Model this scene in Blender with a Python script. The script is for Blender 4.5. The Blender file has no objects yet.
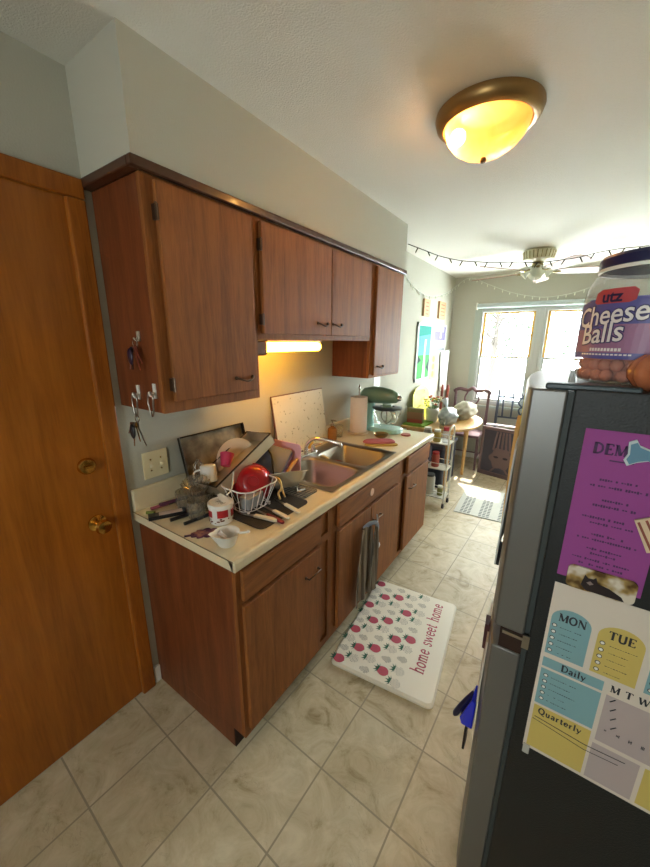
import bpy, bmesh, math, random
from mathutils import Vector, Matrix, Euler
random.seed(7)
PI = math.pi
SC = bpy.context.scene
COL = SC.collection

# ------------------------------------------------------------------ camera, world, light
def setup_camera():
    cd = bpy.data.cameras.new('camera')
    cam = bpy.data.objects.new('camera', cd); COL.objects.link(cam)
    yaw, pitch, roll = -0.59834, -0.25737, 0.0076655
    cy, sy, cp, sp = math.cos(yaw), math.sin(yaw), math.cos(pitch), math.sin(pitch)
    f = Vector((sy*cp, cy*cp, sp)); r = Vector((cy, -sy, 0)); u = r.cross(f)
    cr, sr = math.cos(roll), math.sin(roll)
    r2 = cr*r + sr*u; u2 = -sr*r + cr*u
    m = Matrix((( r2.x, u2.x, -f.x, 1.4492), (r2.y, u2.y, -f.y, -0.6914), (r2.z, u2.z, -f.z, 1.6253), (0, 0, 0, 1)))
    cam.matrix_world = m
    cd.sensor_fit = 'HORIZONTAL'; cd.sensor_width = 36
    cd.lens = 353.2144/650*36
    cd.clip_start = 0.02
    SC.camera = cam
setup_camera()
SC.view_settings.view_transform = 'Standard'
SC.view_settings.look = 'None'
SC.view_settings.gamma = 1
SC.view_settings.exposure = 1.65
SC.cycles.transparent_max_bounces = 32; SC.cycles.max_bounces = 12
w = bpy.data.worlds.new('sky'); SC.world = w; w.use_nodes = True
w.node_tree.nodes['Background'].inputs[0].default_value = (0.88, 0.97, 0.97, 1)
w.node_tree.nodes['Background'].inputs[1].default_value = 11.5
sl = bpy.data.lights.new('sun', 'SUN'); sl.energy = 3.5; sl.angle = 0.01; sl.color = (1, 0.93, 0.8)
so = bpy.data.objects.new('sun', sl); COL.objects.link(so)
so.rotation_euler = Vector((-0.04, 1.0, 1.30)).to_track_quat('Z', 'Y').to_euler()
# daylight entering through the back windows and the added fill window (portal: only guides the sky light)
for (px_, py_, pz_, sx_, sy_, rx_) in ((1.06, 4.64, 1.42, 1.36, 1.15, -PI/2), (1.2, -2.74, 1.5, 0.52, 0.62, PI/2)):
    pl = bpy.data.lights.new('window_portal', 'AREA'); pl.shape = 'RECTANGLE'; pl.size = sx_; pl.size_y = sy_
    pl.cycles.is_portal = True
    po = bpy.data.objects.new('window_portal', pl); COL.objects.link(po)
    po.location = (px_, py_, pz_); po.rotation_euler = (rx_, 0, 0)

# ------------------------------------------------------------------ materials
def lin(h):
    h = h.lstrip('#'); o = []
    for i in (0, 2, 4):
        c = int(h[i:i+2], 16)/255
        o.append(c/12.92 if c <= 0.04045 else ((c+0.055)/1.055)**2.4)
    return (*o, 1)
MATS = {}
def newmat(name):
    m = bpy.data.materials.new(name); m.use_nodes = True
    return m, m.node_tree, m.node_tree.nodes['Principled BSDF']
def N(nt, t, **kw):
    n = nt.nodes.new(t)
    for k, v in kw.items(): setattr(n, k, v)
    return n
def mat(name, color, rough=0.5, metal=0.0, bump=0.0, bscale=80.0, var=0.0, vscale=6.0, coat=0.0, trans=0.0, ior=1.45, emit=None, estr=0, alpha=1.0):
    if name in MATS: return MATS[name]
    m, nt, b = newmat(name)
    c = lin(color)
    b.inputs['Base Color'].default_value = c
    b.inputs['Roughness'].default_value = rough
    b.inputs['Metallic'].default_value = metal
    b.inputs['Coat Weight'].default_value = coat
    b.inputs['Transmission Weight'].default_value = trans
    b.inputs['IOR'].default_value = ior
    b.inputs['Alpha'].default_value = alpha
    if emit:
        b.inputs['Emission Color'].default_value = lin(emit); b.inputs['Emission Strength'].default_value = estr
    if bump or var:
        tc = N(nt, 'ShaderNodeTexCoord')
    if bump:
        n = N(nt, 'ShaderNodeTexNoise'); n.inputs['Scale'].default_value = bscale; n.inputs['Detail'].default_value = 3
        nt.links.new(tc.outputs['Object'], n.inputs['Vector'])
        bp = N(nt, 'ShaderNodeBump'); bp.inputs['Strength'].default_value = bump; bp.inputs['Distance'].default_value = 0.004
        nt.links.new(n.outputs[0], bp.inputs['Height']); nt.links.new(bp.outputs[0], b.inputs['Normal'])
    if var:
        n = N(nt, 'ShaderNodeTexNoise'); n.inputs['Scale'].default_value = vscale; n.inputs['Detail'].default_value = 4
        nt.links.new(tc.outputs['Object'], n.inputs['Vector'])
        mx = N(nt, 'ShaderNodeMix', data_type='RGBA')
        mx.inputs[6].default_value = tuple(x*(1-var) for x in c[:3])+(1,)
        mx.inputs[7].default_value = tuple(min(1, x*(1+var)) for x in c[:3])+(1,)
        nt.links.new(n.outputs[0], mx.inputs[0]); nt.links.new(mx.outputs[2], b.inputs['Base Color'])
    MATS[name] = m
    return m
def wood(name, c1, c2, rough=0.35, axis='Z', scale=1.0, coat=0.06):
    m, nt, b = newmat(name)
    tc = N(nt, 'ShaderNodeTexCoord'); mp = N(nt, 'ShaderNodeMapping')
    s = {'Z': (9, 9, 0.7), 'Y': (9, 0.7, 9), 'X': (0.7, 9, 9)}[axis]
    mp.inputs['Scale'].default_value = tuple(v*scale for v in s)
    nt.links.new(tc.outputs['Object'], mp.inputs[0])
    n = N(nt, 'ShaderNodeTexNoise'); n.inputs['Scale'].default_value = 3; n.inputs['Detail'].default_value = 8; n.inputs['Roughness'].default_value = 0.65
    n.inputs['Distortion'].default_value = 0.6
    nt.links.new(mp.outputs[0], n.inputs['Vector'])
    n2 = N(nt, 'ShaderNodeTexNoise'); n2.inputs['Scale'].default_value = 26; n2.inputs['Detail'].default_value = 3
    nt.links.new(mp.outputs[0], n2.inputs['Vector'])
    ad = N(nt, 'ShaderNodeMath', operation='MULTIPLY_ADD'); ad.inputs[1].default_value = 0.35; 
    nt.links.new(n2.outputs[0], ad.inputs[0]); nt.links.new(n.outputs[0], ad.inputs[2])
    cr = N(nt, 'ShaderNodeValToRGB')
    cr.color_ramp.elements[0].position = 0.45; cr.color_ramp.elements[0].color = lin(c2)
    cr.color_ramp.elements[1].position = 0.85; cr.color_ramp.elements[1].color = lin(c1)
    nt.links.new(ad.outputs[0], cr.inputs[0]); nt.links.new(cr.outputs[0], b.inputs['Base Color'])
    b.inputs['Specular IOR Level'].default_value = 0.35; b.inputs['Roughness'].default_value = rough; b.inputs['Coat Weight'].default_value = coat; b.inputs['Coat Roughness'].default_value = 0.25
    MATS[name] = m
    return m
def clearmat(name, tint='#ffffff', gloss=0.12, rough=0.03, haze=0.0):
    m = bpy.data.materials.new(name); m.use_nodes = True; nt = m.node_tree; nt.nodes.clear()
    o = N(nt, 'ShaderNodeOutputMaterial'); t = N(nt, 'ShaderNodeBsdfTransparent'); g = N(nt, 'ShaderNodeBsdfGlossy')
    t.inputs[0].default_value = lin(tint); g.inputs['Roughness'].default_value = rough
    lw = N(nt, 'ShaderNodeLayerWeight'); lw.inputs[0].default_value = 0.5; fr = N(nt, 'ShaderNodeMath', operation='POWER'); fr.inputs[1].default_value = 4.0; nt.links.new(lw.outputs['Facing'], fr.inputs[0])
    ma = N(nt, 'ShaderNodeMath', operation='MULTIPLY_ADD'); ma.inputs[1].default_value = 1.0; ma.inputs[2].default_value = gloss
    mx = N(nt, 'ShaderNodeMixShader')
    nt.links.new(fr.outputs[0], ma.inputs[0]); nt.links.new(ma.outputs[0], mx.inputs[0])
    nt.links.new(t.outputs[0], mx.inputs[1]); nt.links.new(g.outputs[0], mx.inputs[2]); nt.links.new(mx.outputs[0], o.inputs[0])
    if haze:
        df = N(nt, 'ShaderNodeBsdfDiffuse'); df.inputs[0].default_value = (0.85, 0.87, 0.9, 1); tl = N(nt, 'ShaderNodeBsdfTranslucent'); ad = N(nt, 'ShaderNodeMixShader'); m2 = N(nt, 'ShaderNodeMixShader'); m2.inputs[0].default_value = haze
        nt.links.new(df.outputs[0], ad.inputs[1]); nt.links.new(tl.outputs[0], ad.inputs[2]); nt.links.new(mx.outputs[0], m2.inputs[1]); nt.links.new(ad.outputs[0], m2.inputs[2]); nt.links.new(m2.outputs[0], o.inputs[0])
    MATS[name] = m; return m

def floor_mat():
    m, nt, b = newmat('vinyl_tile')
    tc = N(nt, 'ShaderNodeTexCoord'); mp = N(nt, 'ShaderNodeMapping', vector_type='TEXTURE')
    mp.inputs['Location'].default_value = (0.889, 0.435, 0); mp.inputs['Rotation'].default_value = (0, 0, -0.036)
    nt.links.new(tc.outputs['Object'], mp.inputs[0])
    br = N(nt, 'ShaderNodeTexBrick'); br.offset = 0; br.squash = 1
    br.inputs['Scale'].default_value = 1; br.inputs['Brick Width'].default_value = 0.297; br.inputs['Row Height'].default_value = 0.297
    br.inputs['Mortar Size'].default_value = 0.0035; br.inputs['Mortar Smooth'].default_value = 0.3
    br.inputs['Color1'].default_value = (0.46, 0.46, 0.46, 1); br.inputs['Color2'].default_value = (0.62, 0.62, 0.62, 1)
    br.inputs['Mortar'].default_value = (0, 0, 0, 1)
    nt.links.new(mp.outputs[0], br.inputs['Vector'])
    n1 = N(nt, 'ShaderNodeTexNoise'); n1.inputs['Scale'].default_value = 7; n1.inputs['Detail'].default_value = 9; n1.inputs['Roughness'].default_value = 0.68; n1.inputs['Distortion'].default_value = 1.2
    nt.links.new(tc.outputs['Object'], n1.inputs['Vector'])
    cr = N(nt, 'ShaderNodeValToRGB'); e = cr.color_ramp.elements
    e[0].position = 0.30; e[0].color = lin('#94825f'); e[1].position = 0.66; e[1].color = lin('#d0c4a8')
    e2 = e.new(0.44); e2.color = lin('#bbad8e')
    nt.links.new(n1.outputs[0], cr.inputs[0])
    # fine dark veins
    n3 = N(nt, 'ShaderNodeTexNoise'); n3.inputs['Scale'].default_value = 11; n3.inputs['Detail'].default_value = 6; n3.inputs['Distortion'].default_value = 2.2
    nt.links.new(tc.outputs['Object'], n3.inputs['Vector'])
    s1 = N(nt, 'ShaderNodeMath', operation='SUBTRACT'); s1.inputs[1].default_value = 0.53
    ab = N(nt, 'ShaderNodeMath', operation='ABSOLUTE'); lt = N(nt, 'ShaderNodeMapRange')
    lt.inputs['From Min'].default_value = 0.0; lt.inputs['From Max'].default_value = 0.012; lt.inputs['To Min'].default_value = 0.35; lt.inputs['To Max'].default_value = 0
    n4 = N(nt, 'ShaderNodeTexNoise'); n4.inputs['Scale'].default_value = 5
    nt.links.new(tc.outputs['Object'], n4.inputs['Vector'])
    gt = N(nt, 'ShaderNodeMapRange'); gt.inputs['From Min'].default_value = 0.52; gt.inputs['From Max'].default_value = 0.62
    nt.links.new(n4.outputs[0], gt.inputs[0])
    ml = N(nt, 'ShaderNodeMath', operation='MULTIPLY')
    nt.links.new(n3.outputs[0], s1.inputs[0]); nt.links.new(s1.outputs[0], ab.inputs[0]); nt.links.new(ab.outputs[0], lt.inputs[0])
    nt.links.new(lt.outputs[0], ml.inputs[0]); nt.links.new(gt.outputs[0], ml.inputs[1])
    v = N(nt, 'ShaderNodeMix', data_type='RGBA'); v.inputs[7].default_value = lin('#6f6251')
    nt.links.new(ml.outputs[0], v.inputs[0]); nt.links.new(cr.outputs[0], v.inputs[6])
    # tile tone
    tn = N(nt, 'ShaderNodeMix', data_type='RGBA', blend_type='SOFT_LIGHT'); tn.inputs[0].default_value = 0.5
    nt.links.new(v.outputs[2], tn.inputs[6]); nt.links.new(br.outputs['Color'], tn.inputs[7])
    g = N(nt, 'ShaderNodeMix', data_type='RGBA'); g.inputs[7].default_value = lin('#9b907b')
    nt.links.new(br.outputs['Fac'], g.inputs[0]); nt.links.new(tn.outputs[2], g.inputs[6])
    nt.links.new(g.outputs[2], b.inputs['Base Color'])
    b.inputs['Roughness'].default_value = 0.5; b.inputs['Specular IOR Level'].default_value = 0.3
    bp = N(nt, 'ShaderNodeBump'); bp.inputs['Strength'].default_value = 0.25; bp.inputs['Distance'].default_value = 0.002
    iv = N(nt, 'ShaderNodeMath', operation='SUBTRACT'); iv.inputs[0].default_value = 1
    nt.links.new(br.outputs['Fac'], iv.inputs[1]); nt.links.new(iv.outputs[0], bp.inputs['Height']); nt.links.new(bp.outputs[0], b.inputs['Normal'])
    MATS['vinyl_tile'] = m; return m

M = {}
M['floor'] = floor_mat()
M['wall'] = mat('wall_paint', '#b7b6a8', 0.95, bump=0.25, bscale=160)
M['ceil'] = mat('ceiling_paint', '#dbd9cf', 0.9, bump=0.6, bscale=170)
M['cab'] = wood('cabinet_wood', '#9a5e2c', '#6f401a', 0.62, coat=0.0)
M['cabh'] = wood('cabinet_wood_across', '#9a5e2c', '#6f401a', 0.6, axis='Y', coat=0.0)
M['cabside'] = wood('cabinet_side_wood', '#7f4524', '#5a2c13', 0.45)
M['cabdark'] = mat('cabinet_inside', '#2e1a10', 0.8)
M['mould'] = mat('dark_moulding', '#4a2c1c', 0.35, coat=0.3)
M['door'] = wood('door_wood', '#ab651c', '#874b10', 0.3, scale=0.6, coat=0.3)
M['trim'] = wood('door_trim_wood', '#a9631f', '#7e430f', 0.35)
M['lam'] = mat('cream_laminate', '#dccfae', 0.35, var=0.04, vscale=60)
M['lamd'] = mat('laminate_seam', '#7a6a50', 0.6)
M['white'] = mat('white_paint', '#e8e6df', 0.45)
M['brass'] = mat('brass', '#c99a4a', 0.18, 1.0)
M['chrome'] = mat('chrome', '#d8d8d8', 0.12, 1.0)
M['steel'] = mat('brushed_steel', '#a39c92', 0.28, 1.0, bump=0.05, bscale=200)
M['pewter'] = mat('antique_pewter', '#5a4636', 0.4, 0.8)
M['black'] = mat('black_plastic', '#17161a', 0.35)
M['glass'] = clearmat('clear_glass', '#f4f6f4', 0.06)
M['pane'] = clearmat('window_glass', '#ffffff', 0.0)
M['clearp'] = clearmat('clear_plastic', '#f6f7f9', 0.02, 0.12, 0.16)
M['winframe'] = mat('window_frame_grey', '#b3b6b2', 0.5)
M['wingold'] = mat('window_sash_wood', '#c99d4d', 0.4)

# ------------------------------------------------------------------ mesh building
def T(loc=(0, 0, 0), rot=(0, 0, 0)):
    return Matrix.Translation(loc) @ Euler(rot).to_matrix().to_4x4()
class MB:
    def __init__(s): s.v = []; s.f = []; s.m = []; s.X = Matrix.Identity(4); s.mi = 0
    def at(s, loc=(0, 0, 0), rot=(0, 0, 0)): s.X = T(loc, rot); return s
    def use(s, i): s.mi = i; return s
    def add(s, vs, fs):
        k = len(s.v); s.v += [s.X @ Vector(p) for p in vs]
        for f in fs: s.f.append([k+i for i in f]); s.m.append(s.mi)
        return s
    def box(s, a, b):
        x0, y0, z0 = [min(p, q) for p, q in zip(a, b)]; x1, y1, z1 = [max(p, q) for p, q in zip(a, b)]
        return s.add([(x0,y0,z0),(x1,y0,z0),(x1,y1,z0),(x0,y1,z0),(x0,y0,z1),(x1,y0,z1),(x1,y1,z1),(x0,y1,z1)],
                     [(0,3,2,1),(4,5,6,7),(0,1,5,4),(1,2,6,5),(2,3,7,6),(3,0,4,7)])
    def rbox(s, a, b, r=0.01, seg=4):
        # box with vertical edges rounded
        x0, y0, z0 = a; x1, y1, z1 = b; pts = []
        for cx, cy, t0 in ((x1-r, y1-r, 0), (x0+r, y1-r, PI/2), (x0+r, y0+r, PI), (x1-r, y0+r, 1.5*PI)):
            for i in range(seg+1):
                t = t0+PI/2*i/seg; pts.append((cx+r*math.cos(t), cy+r*math.sin(t)))
        return s.prism(pts, z0, z1)
    def prism(s, pts, z0, z1, taper=1.0):
        n = len(pts); cx = sum(p[0] for p in pts)/n; cy = sum(p[1] for p in pts)/n
        vs = [(p[0], p[1], z0) for p in pts]+[(cx+(p[0]-cx)*taper, cy+(p[1]-cy)*taper, z1) for p in pts]
        return s.add(vs, [tuple(reversed(range(n))), tuple(range(n, 2*n))]+[(i, (i+1) % n, n+(i+1) % n, n+i) for i in range(n)])
    def lathe(s, prof, n=32, c=(0, 0, 0), cap=True, a0=0, a1=2*PI):
        full = abs(a1-a0-2*PI) < 1e-6; k = n if full else n+1
        vs = []
        for r, z in prof:
            for i in range(k):
                t = a0+(a1-a0)*i/n; vs.append((c[0]+r*math.cos(t), c[1]+r*math.sin(t), c[2]+z))
        fs = []
        for j in range(len(prof)-1):
            for i in range(n):
                i2 = (i+1) % k
                fs.append((j*k+i, j*k+i2, (j+1)*k+i2, (j+1)*k+i))
        if cap and full:
            if prof[0][0] > 1e-5: fs.append(tuple(reversed(range(k))))
            if prof[-1][0] > 1e-5: fs.append(tuple(range((len(prof)-1)*k, len(prof)*k)))
        return s.add(vs, fs)
    def cyl(s, p0, p1, r0, r1=None, n=16):
        r1 = r0 if r1 is None else r1
        return s.tube([p0, p1], [r0, r1], n)
    def tube(s, pts, r, n=8, closed=False):
        pts = [Vector(p) for p in pts]; L = len(pts); rs = r if isinstance(r, (list, tuple)) else [r]*L
        vs = []; prev = None
        for i, p in enumerate(pts):
            if closed: d = pts[(i+1) % L]-pts[i-1]
            else: d = pts[min(i+1, L-1)]-pts[max(i-1, 0)]
            d.normalize()
            if prev is None:
                a = Vector((0, 0, 1)) if abs(d.z) < 0.9 else Vector((1, 0, 0))
                u = d.cross(a).normalized()
            else:
                u = (prev-d*prev.dot(d)).normalized()
            prev = u; v = d.cross(u)
            for k in range(n):
                t = 2*PI*k/n; vs.append(p+(u*math.cos(t)+v*math.sin(t))*rs[i])
        fs = []
        for i in range(L if closed else L-1):
            j = (i+1) % L
            for k in range(n):
                k2 = (k+1) % n; fs.append((i*n+k, j*n+k, j*n+k2, i*n+k2))
        if not closed: fs += [tuple(range(n)), tuple(reversed(range((L-1)*n, L*n)))]
        return s.add(vs, fs)
    def ball(s, c, r, n=12, sc=(1, 1, 1)):
        m = n//2; vs = []; fs = []
        for j in range(m+1):
            ph = PI*j/m
            for i in range(n):
                t = 2*PI*i/n
                vs.append((c[0]+r*sc[0]*math.sin(ph)*math.cos(t), c[1]+r*sc[1]*math.sin(ph)*math.sin(t), c[2]-r*sc[2]*math.cos(ph)))
        for j in range(m):
            for i in range(n):
                i2 = (i+1) % n; fs.append((j*n+i, j*n+i2, (j+1)*n+i2, (j+1)*n+i))
        return s.add(vs, fs)
    def poly(s, pts): return s.add(pts, [tuple(range(len(pts)))])
    def text(s, txt, size, fn, bold=0.0, shear=0.0, sp=1.0, align='LEFT'):
        # lettering as flat mesh; fn maps (u, v) of the text plane to 3-D
        cu = bpy.data.curves.new('t', 'FONT'); cu.body = txt; cu.size = size; cu.offset = bold*size; cu.shear = shear
        cu.space_character = sp; cu.align_x = align; cu.resolution_u = 3
        ob = bpy.data.objects.new('t', cu)
        me = bpy.data.meshes.new_from_object(ob)
        bm = bmesh.new(); bm.from_mesh(me)
        bmesh.ops.triangulate(bm, faces=bm.faces[:])
        vs = [fn(v.co.x, v.co.y) for v in bm.verts]; fs = [tuple(v.index for v in f.verts) for f in bm.faces]
        bm.free(); bpy.data.objects.remove(ob); bpy.data.curves.remove(cu); bpy.data.meshes.remove(me)
        return s.add(vs, fs)
    def serif(s, txt, size, fn, wt=0.11, sp=0.14):
        # roman lettering with slab serifs, drawn as strokes in the (u, v) plane
        x = 0.0
        for ch in txt:
            if ch == ' ': x += size*0.45; continue
            w_, strokes, feet = SERIF[ch]
            for st in strokes:
                k = wt*size*0.5*(st[0]); P = [Vector((a, c, 0)) for a, c in st[1:]]
                if len(P) > 2: P = curve_pts(P, 5)
                L = []; Rr = []
                for i, q in enumerate(P):
                    d = (P[min(i+1, len(P)-1)]-P[max(i-1, 0)]).normalized(); nrm = Vector((-d.y, d.x, 0))
                    a = q*size+nrm*k; c = q*size-nrm*k; L.append((a.x+x, a.y)); Rr.append((c.x+x, c.y))
                for i in range(len(P)-1):
                    s.poly([fn(*L[i]), fn(*L[i+1]), fn(*Rr[i+1]), fn(*Rr[i])])
            for fx_, fy_, hw in feet:
                a, c = x+(fx_-hw)*size, x+(fx_+hw)*size; t_ = 0.03*size; y_ = fy_*size
                s.poly([fn(a, y_-t_), fn(c, y_-t_), fn(c, y_+t_), fn(a, y_+t_)])
            x += size*(w_+sp)
        return s
    def build(s, name, mats, parent=None, world=True, smooth=None, bevel=0.0, seg=2, fix=True):
        me = bpy.data.meshes.new(name)
        vs = s.v
        if parent is not None and world:
            root = parent
            while root.parent: root = root.parent
            inv = root.matrix_basis.inverted(); vs = [inv @ v for v in vs]
        me.from_pydata([tuple(v) for v in vs], [], s.f)
        if not isinstance(mats, (list, tuple)): mats = [mats]
        for m in mats: me.materials.append(m)
        for p, i in zip(me.polygons, s.m): p.material_index = min(i, len(mats)-1)
        me.validate()
        if fix:
            bm = bmesh.new(); bm.from_mesh(me); bmesh.ops.recalc_face_normals(bm, faces=bm.faces[:]); bm.to_mesh(me); bm.free()
        if smooth is not None:
            for p in me.polygons: p.use_smooth = True
            me.set_sharp_from_angle(angle=math.radians(smooth))
        o = bpy.data.objects.new(name, me); COL.objects.link(o)
        if parent is not None: o.parent = parent
        if bevel:
            md = o.modifiers.new('bevel', 'BEVEL'); md.width = bevel; md.segments = seg; md.limit_method = 'ANGLE'; md.angle_limit = math.radians(40)
        return o
def thing(name, label, cat, loc=(0, 0, 0), rot=(0, 0, 0), group=None):
    o = bpy.data.objects.new(name, None); COL.objects.link(o); o.empty_display_size = 0.05
    o.location = loc; o.rotation_euler = rot
    o.matrix_basis = T(loc, rot)
    o['label'] = label; o['category'] = cat
    if group: o['group'] = group
    return o
def tag(o, label, cat, group=None, kind=None):
    if label: o['label'] = label
    if cat: o['category'] = cat
    if group: o['group'] = group
    if kind: o['kind'] = kind
    return o
def struct(o): o['kind'] = 'structure'; return o
def relabel(o, l): o['label'] = l; return o
def dup(root, loc=None, rot=None, label=None):
    r = root.copy(); COL.objects.link(r)
    if loc is not None: r.location = loc
    if rot is not None: r.rotation_euler = rot
    if label: r['label'] = label
    for ch in list(root.children):
        c = ch.copy(); COL.objects.link(c); c.parent = r
        for g in list(ch.children):
            d = g.copy(); COL.objects.link(d); d.parent = c
    return r
def curve_pts(pts, n=6):
    # Catmull-Rom through points
    P = [Vector(p) for p in pts]; P = [2*P[0]-P[1]]+P+[2*P[-1]-P[-2]]; out = []
    for i in range(1, len(P)-2):
        for k in range(n):
            t = k/n; a, b, c, d = P[i-1:i+3]
            out.append(0.5*((2*b)+(c-a)*t+(2*a-5*b+4*c-d)*t*t+(3*b-a-3*c+d)*t**3))
    out.append(P[-2]); return out
def soft(o, lv=1):
    md = o.modifiers.new('sub', 'SUBSURF'); md.levels = lv; md.render_levels = lv; return o

OV = lambda cx, cy, rx, ry, a0=0, a1=360, n=14: [(cx+rx*math.cos(math.radians(a0+(a1-a0)*i/n)), cy+ry*math.sin(math.radians(a0+(a1-a0)*i/n))) for i in range(n+1)]
SERIF = {
 'M': (0.86, [(0.6, (0.1, 0), (0.1, 1)), (1.5, (0.12, 0.98), (0.43, 0.05)), (0.6, (0.43, 0.05), (0.74, 0.98)), (1.5, (0.76, 0), (0.76, 1))], [(0.1, 0.02, 0.1), (0.06, 0.98, 0.08), (0.76, 0.02, 0.11), (0.80, 0.98, 0.08)]),
 'O': (0.74, [(1.3, *OV(0.37, 0.5, 0.31, 0.47))], []),
 'N': (0.74, [(0.6, (0.1, 0), (0.1, 1)), (1.5, (0.1, 0.98), (0.64, 0.03)), (0.6, (0.64, 0), (0.64, 1))], [(0.1, 0.02, 0.1), (0.06, 0.98, 0.08), (0.64, 0.98, 0.1)]),
 'T': (0.68, [(1.5, (0.34, 0), (0.34, 1)), (0.7, (0.02, 0.96), (0.66, 0.96)), (0.7, (0.04, 0.98), (0.02, 0.78)), (0.7, (0.64, 0.98), (0.66, 0.78))], [(0.34, 0.02, 0.14)]),
 'U': (0.72, [(1.4, (0.12, 1), (0.12, 0.35), (0.2, 0.08), (0.37, 0.02), (0.54, 0.08), (0.6, 0.35), (0.6, 1))], [(0.12, 0.98, 0.12), (0.6, 0.98, 0.1)]),
 'E': (0.62, [(1.5, (0.14, 0), (0.14, 1)), (0.7, (0.04, 0.97), (0.56, 0.97)), (0.7, (0.04, 0.03), (0.58, 0.03)), (0.6, (0.14, 0.52), (0.42, 0.52)), (0.7, (0.55, 0.98), (0.56, 0.8)), (0.7, (0.57, 0.02), (0.6, 0.22)), (0.6, (0.42, 0.62), (0.42, 0.42))], []),
 'W': (1.0, [(1.4, (0.06, 0.98), (0.28, 0.03)), (0.6, (0.28, 0.03), (0.5, 0.95)), (1.4, (0.5, 0.95), (0.72, 0.03)), (0.6, (0.72, 0.03), (0.93, 0.98))], [(0.08, 0.98, 0.11), (0.5, 0.97, 0.08), (0.92, 0.98, 0.09)]),
 'D': (0.74, [(1.5, (0.15, 0), (0.15, 1)), (1.0, (0.05, 0.97), (0.35, 0.96), (0.6, 0.8), (0.68, 0.5), (0.6, 0.2), (0.35, 0.04), (0.05, 0.03))], []),
 'a': (0.46, [(1.1, (0.06, 0.5), (0.18, 0.6), (0.33, 0.54), (0.36, 0.4), (0.36, 0.08), (0.44, 0.02)), (1.0, (0.36, 0.36), (0.14, 0.28), (0.06, 0.15), (0.14, 0.03), (0.28, 0.06), (0.36, 0.16))], []),
 'i': (0.26, [(1.2, (0.13, 0), (0.13, 0.6)), (1.5, (0.10, 0.83), (0.18, 0.83))], [(0.13, 0.02, 0.12), (0.09, 0.58, 0.07)]),
 'l': (0.26, [(1.2, (0.13, 0), (0.13, 1))], [(0.13, 0.02, 0.12), (0.09, 0.98, 0.07)]),
 'y': (0.5, [(1.2, (0.06, 0.6), (0.26, 0.03)), (0.7, (0.45, 0.6), (0.26, 0.03), (0.16, -0.22), (0.03, -0.22))], [(0.06, 0.58, 0.09), (0.44, 0.58, 0.08)]),
 'Q': (0.78, [(1.3, *OV(0.37, 0.5, 0.31, 0.47)), (1.0, (0.36, 0.04), (0.5, -0.1), (0.74, -0.2))], []),
 'u': (0.52, [(1.2, (0.1, 0.6), (0.1, 0.2), (0.18, 0.03), (0.3, 0.04), (0.39, 0.16)), (1.2, (0.39, 0.6), (0.39, 0.02))], [(0.07, 0.58, 0.08), (0.36, 0.58, 0.07), (0.43, 0.02, 0.07)]),
 'r': (0.38, [(1.2, (0.12, 0), (0.12, 0.6)), (1.0, (0.12, 0.4), (0.2, 0.55), (0.34, 0.58))], [(0.12, 0.02, 0.12), (0.08, 0.58, 0.07)]),
 't': (0.34, [(1.2, (0.15, 0.82), (0.15, 0.14), (0.21, 0.02), (0.33, 0.07)), (0.7, (0.02, 0.58), (0.31, 0.58))], []),
 'e': (0.46, [(1.1, (0.06, 0.34), (0.4, 0.34), (0.38, 0.5), (0.24, 0.6), (0.1, 0.5), (0.05, 0.3), (0.11, 0.1), (0.25, 0.01), (0.41, 0.12))], []),
 'h': (0.54, [(1.2, (0.12, 0), (0.12, 1)), (1.1, (0.12, 0.42), (0.22, 0.57), (0.35, 0.57), (0.41, 0.42), (0.41, 0.0))], [(0.12, 0.02, 0.11), (0.08, 0.98, 0.07), (0.41, 0.02, 0.11)]),
 'o': (0.48, [(1.2, *OV(0.24, 0.3, 0.19, 0.29))], []),
 'm': (0.82, [(1.2, (0.12, 0), (0.12, 0.6)), (1.1, (0.12, 0.42), (0.21, 0.57), (0.33, 0.57), (0.39, 0.42), (0.39, 0.0)), (1.1, (0.39, 0.42), (0.48, 0.57), (0.60, 0.57), (0.67, 0.42), (0.67, 0.0))], [(0.12, 0.02, 0.1), (0.08, 0.58, 0.07), (0.39, 0.02, 0.1), (0.67, 0.02, 0.1)]),
 's': (0.38, [(1.0, (0.32, 0.46), (0.27, 0.57), (0.14, 0.58), (0.07, 0.46), (0.14, 0.34), (0.27, 0.26), (0.32, 0.14), (0.23, 0.02), (0.11, 0.02), (0.04, 0.15))], []),
 'w': (0.74, [(1.2, (0.04, 0.6), (0.2, 0.03)), (0.7, (0.2, 0.03), (0.36, 0.55)), (1.2, (0.36, 0.55), (0.53, 0.03)), (0.7, (0.53, 0.03), (0.69, 0.6))], [(0.06, 0.58, 0.09), (0.67, 0.58, 0.08)])}
# ------------------------------------------------------------------ room shell
CZ = 2.452; YB = 4.54; XR = 2.20; YF = -2.6
struct(MB().box((-0.12, YF-0.1, -0.1), (XR+0.1, YB+0.14, 0)).build('floor', M['floor']))
struct(MB().box((-0.12, YF-0.1, CZ), (XR+0.1, YB+0.14, CZ+0.1)).build('ceiling', M['ceil']))
struct(MB().box((-0.12, YF-0.1, 0), (0, YB+0.14, CZ)).build('wall_left', M['wall']))
struct(MB().box((XR, YF-0.1, 0), (XR+0.1, YB+0.14, CZ)).build('wall_right', M['wall']))
b = MB(); b.box((0, YF-0.1, 0), (XR, YF, 1.2)).box((0, YF-0.1, 1.8), (XR, YF, CZ)).box((0, YF-0.1, 1.2), (0.945, YF, 1.8)).box((1.455, YF-0.1, 1.2), (XR, YF, 1.8))
struct(b.build('wall_front', M['wall']))
WX0, WX1, WZ0, WZ1 = 0.36, 1.77, 0.82, 2.03
b = MB(); b.box((0, YB, 0), (XR, YB+0.12, WZ0)).box((0, YB, WZ1), (XR, YB+0.12, CZ)).box((0, YB, WZ0), (WX0, YB+0.12, WZ1)).box((WX1, YB, WZ0), (XR, YB+0.12, WZ1))
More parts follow.
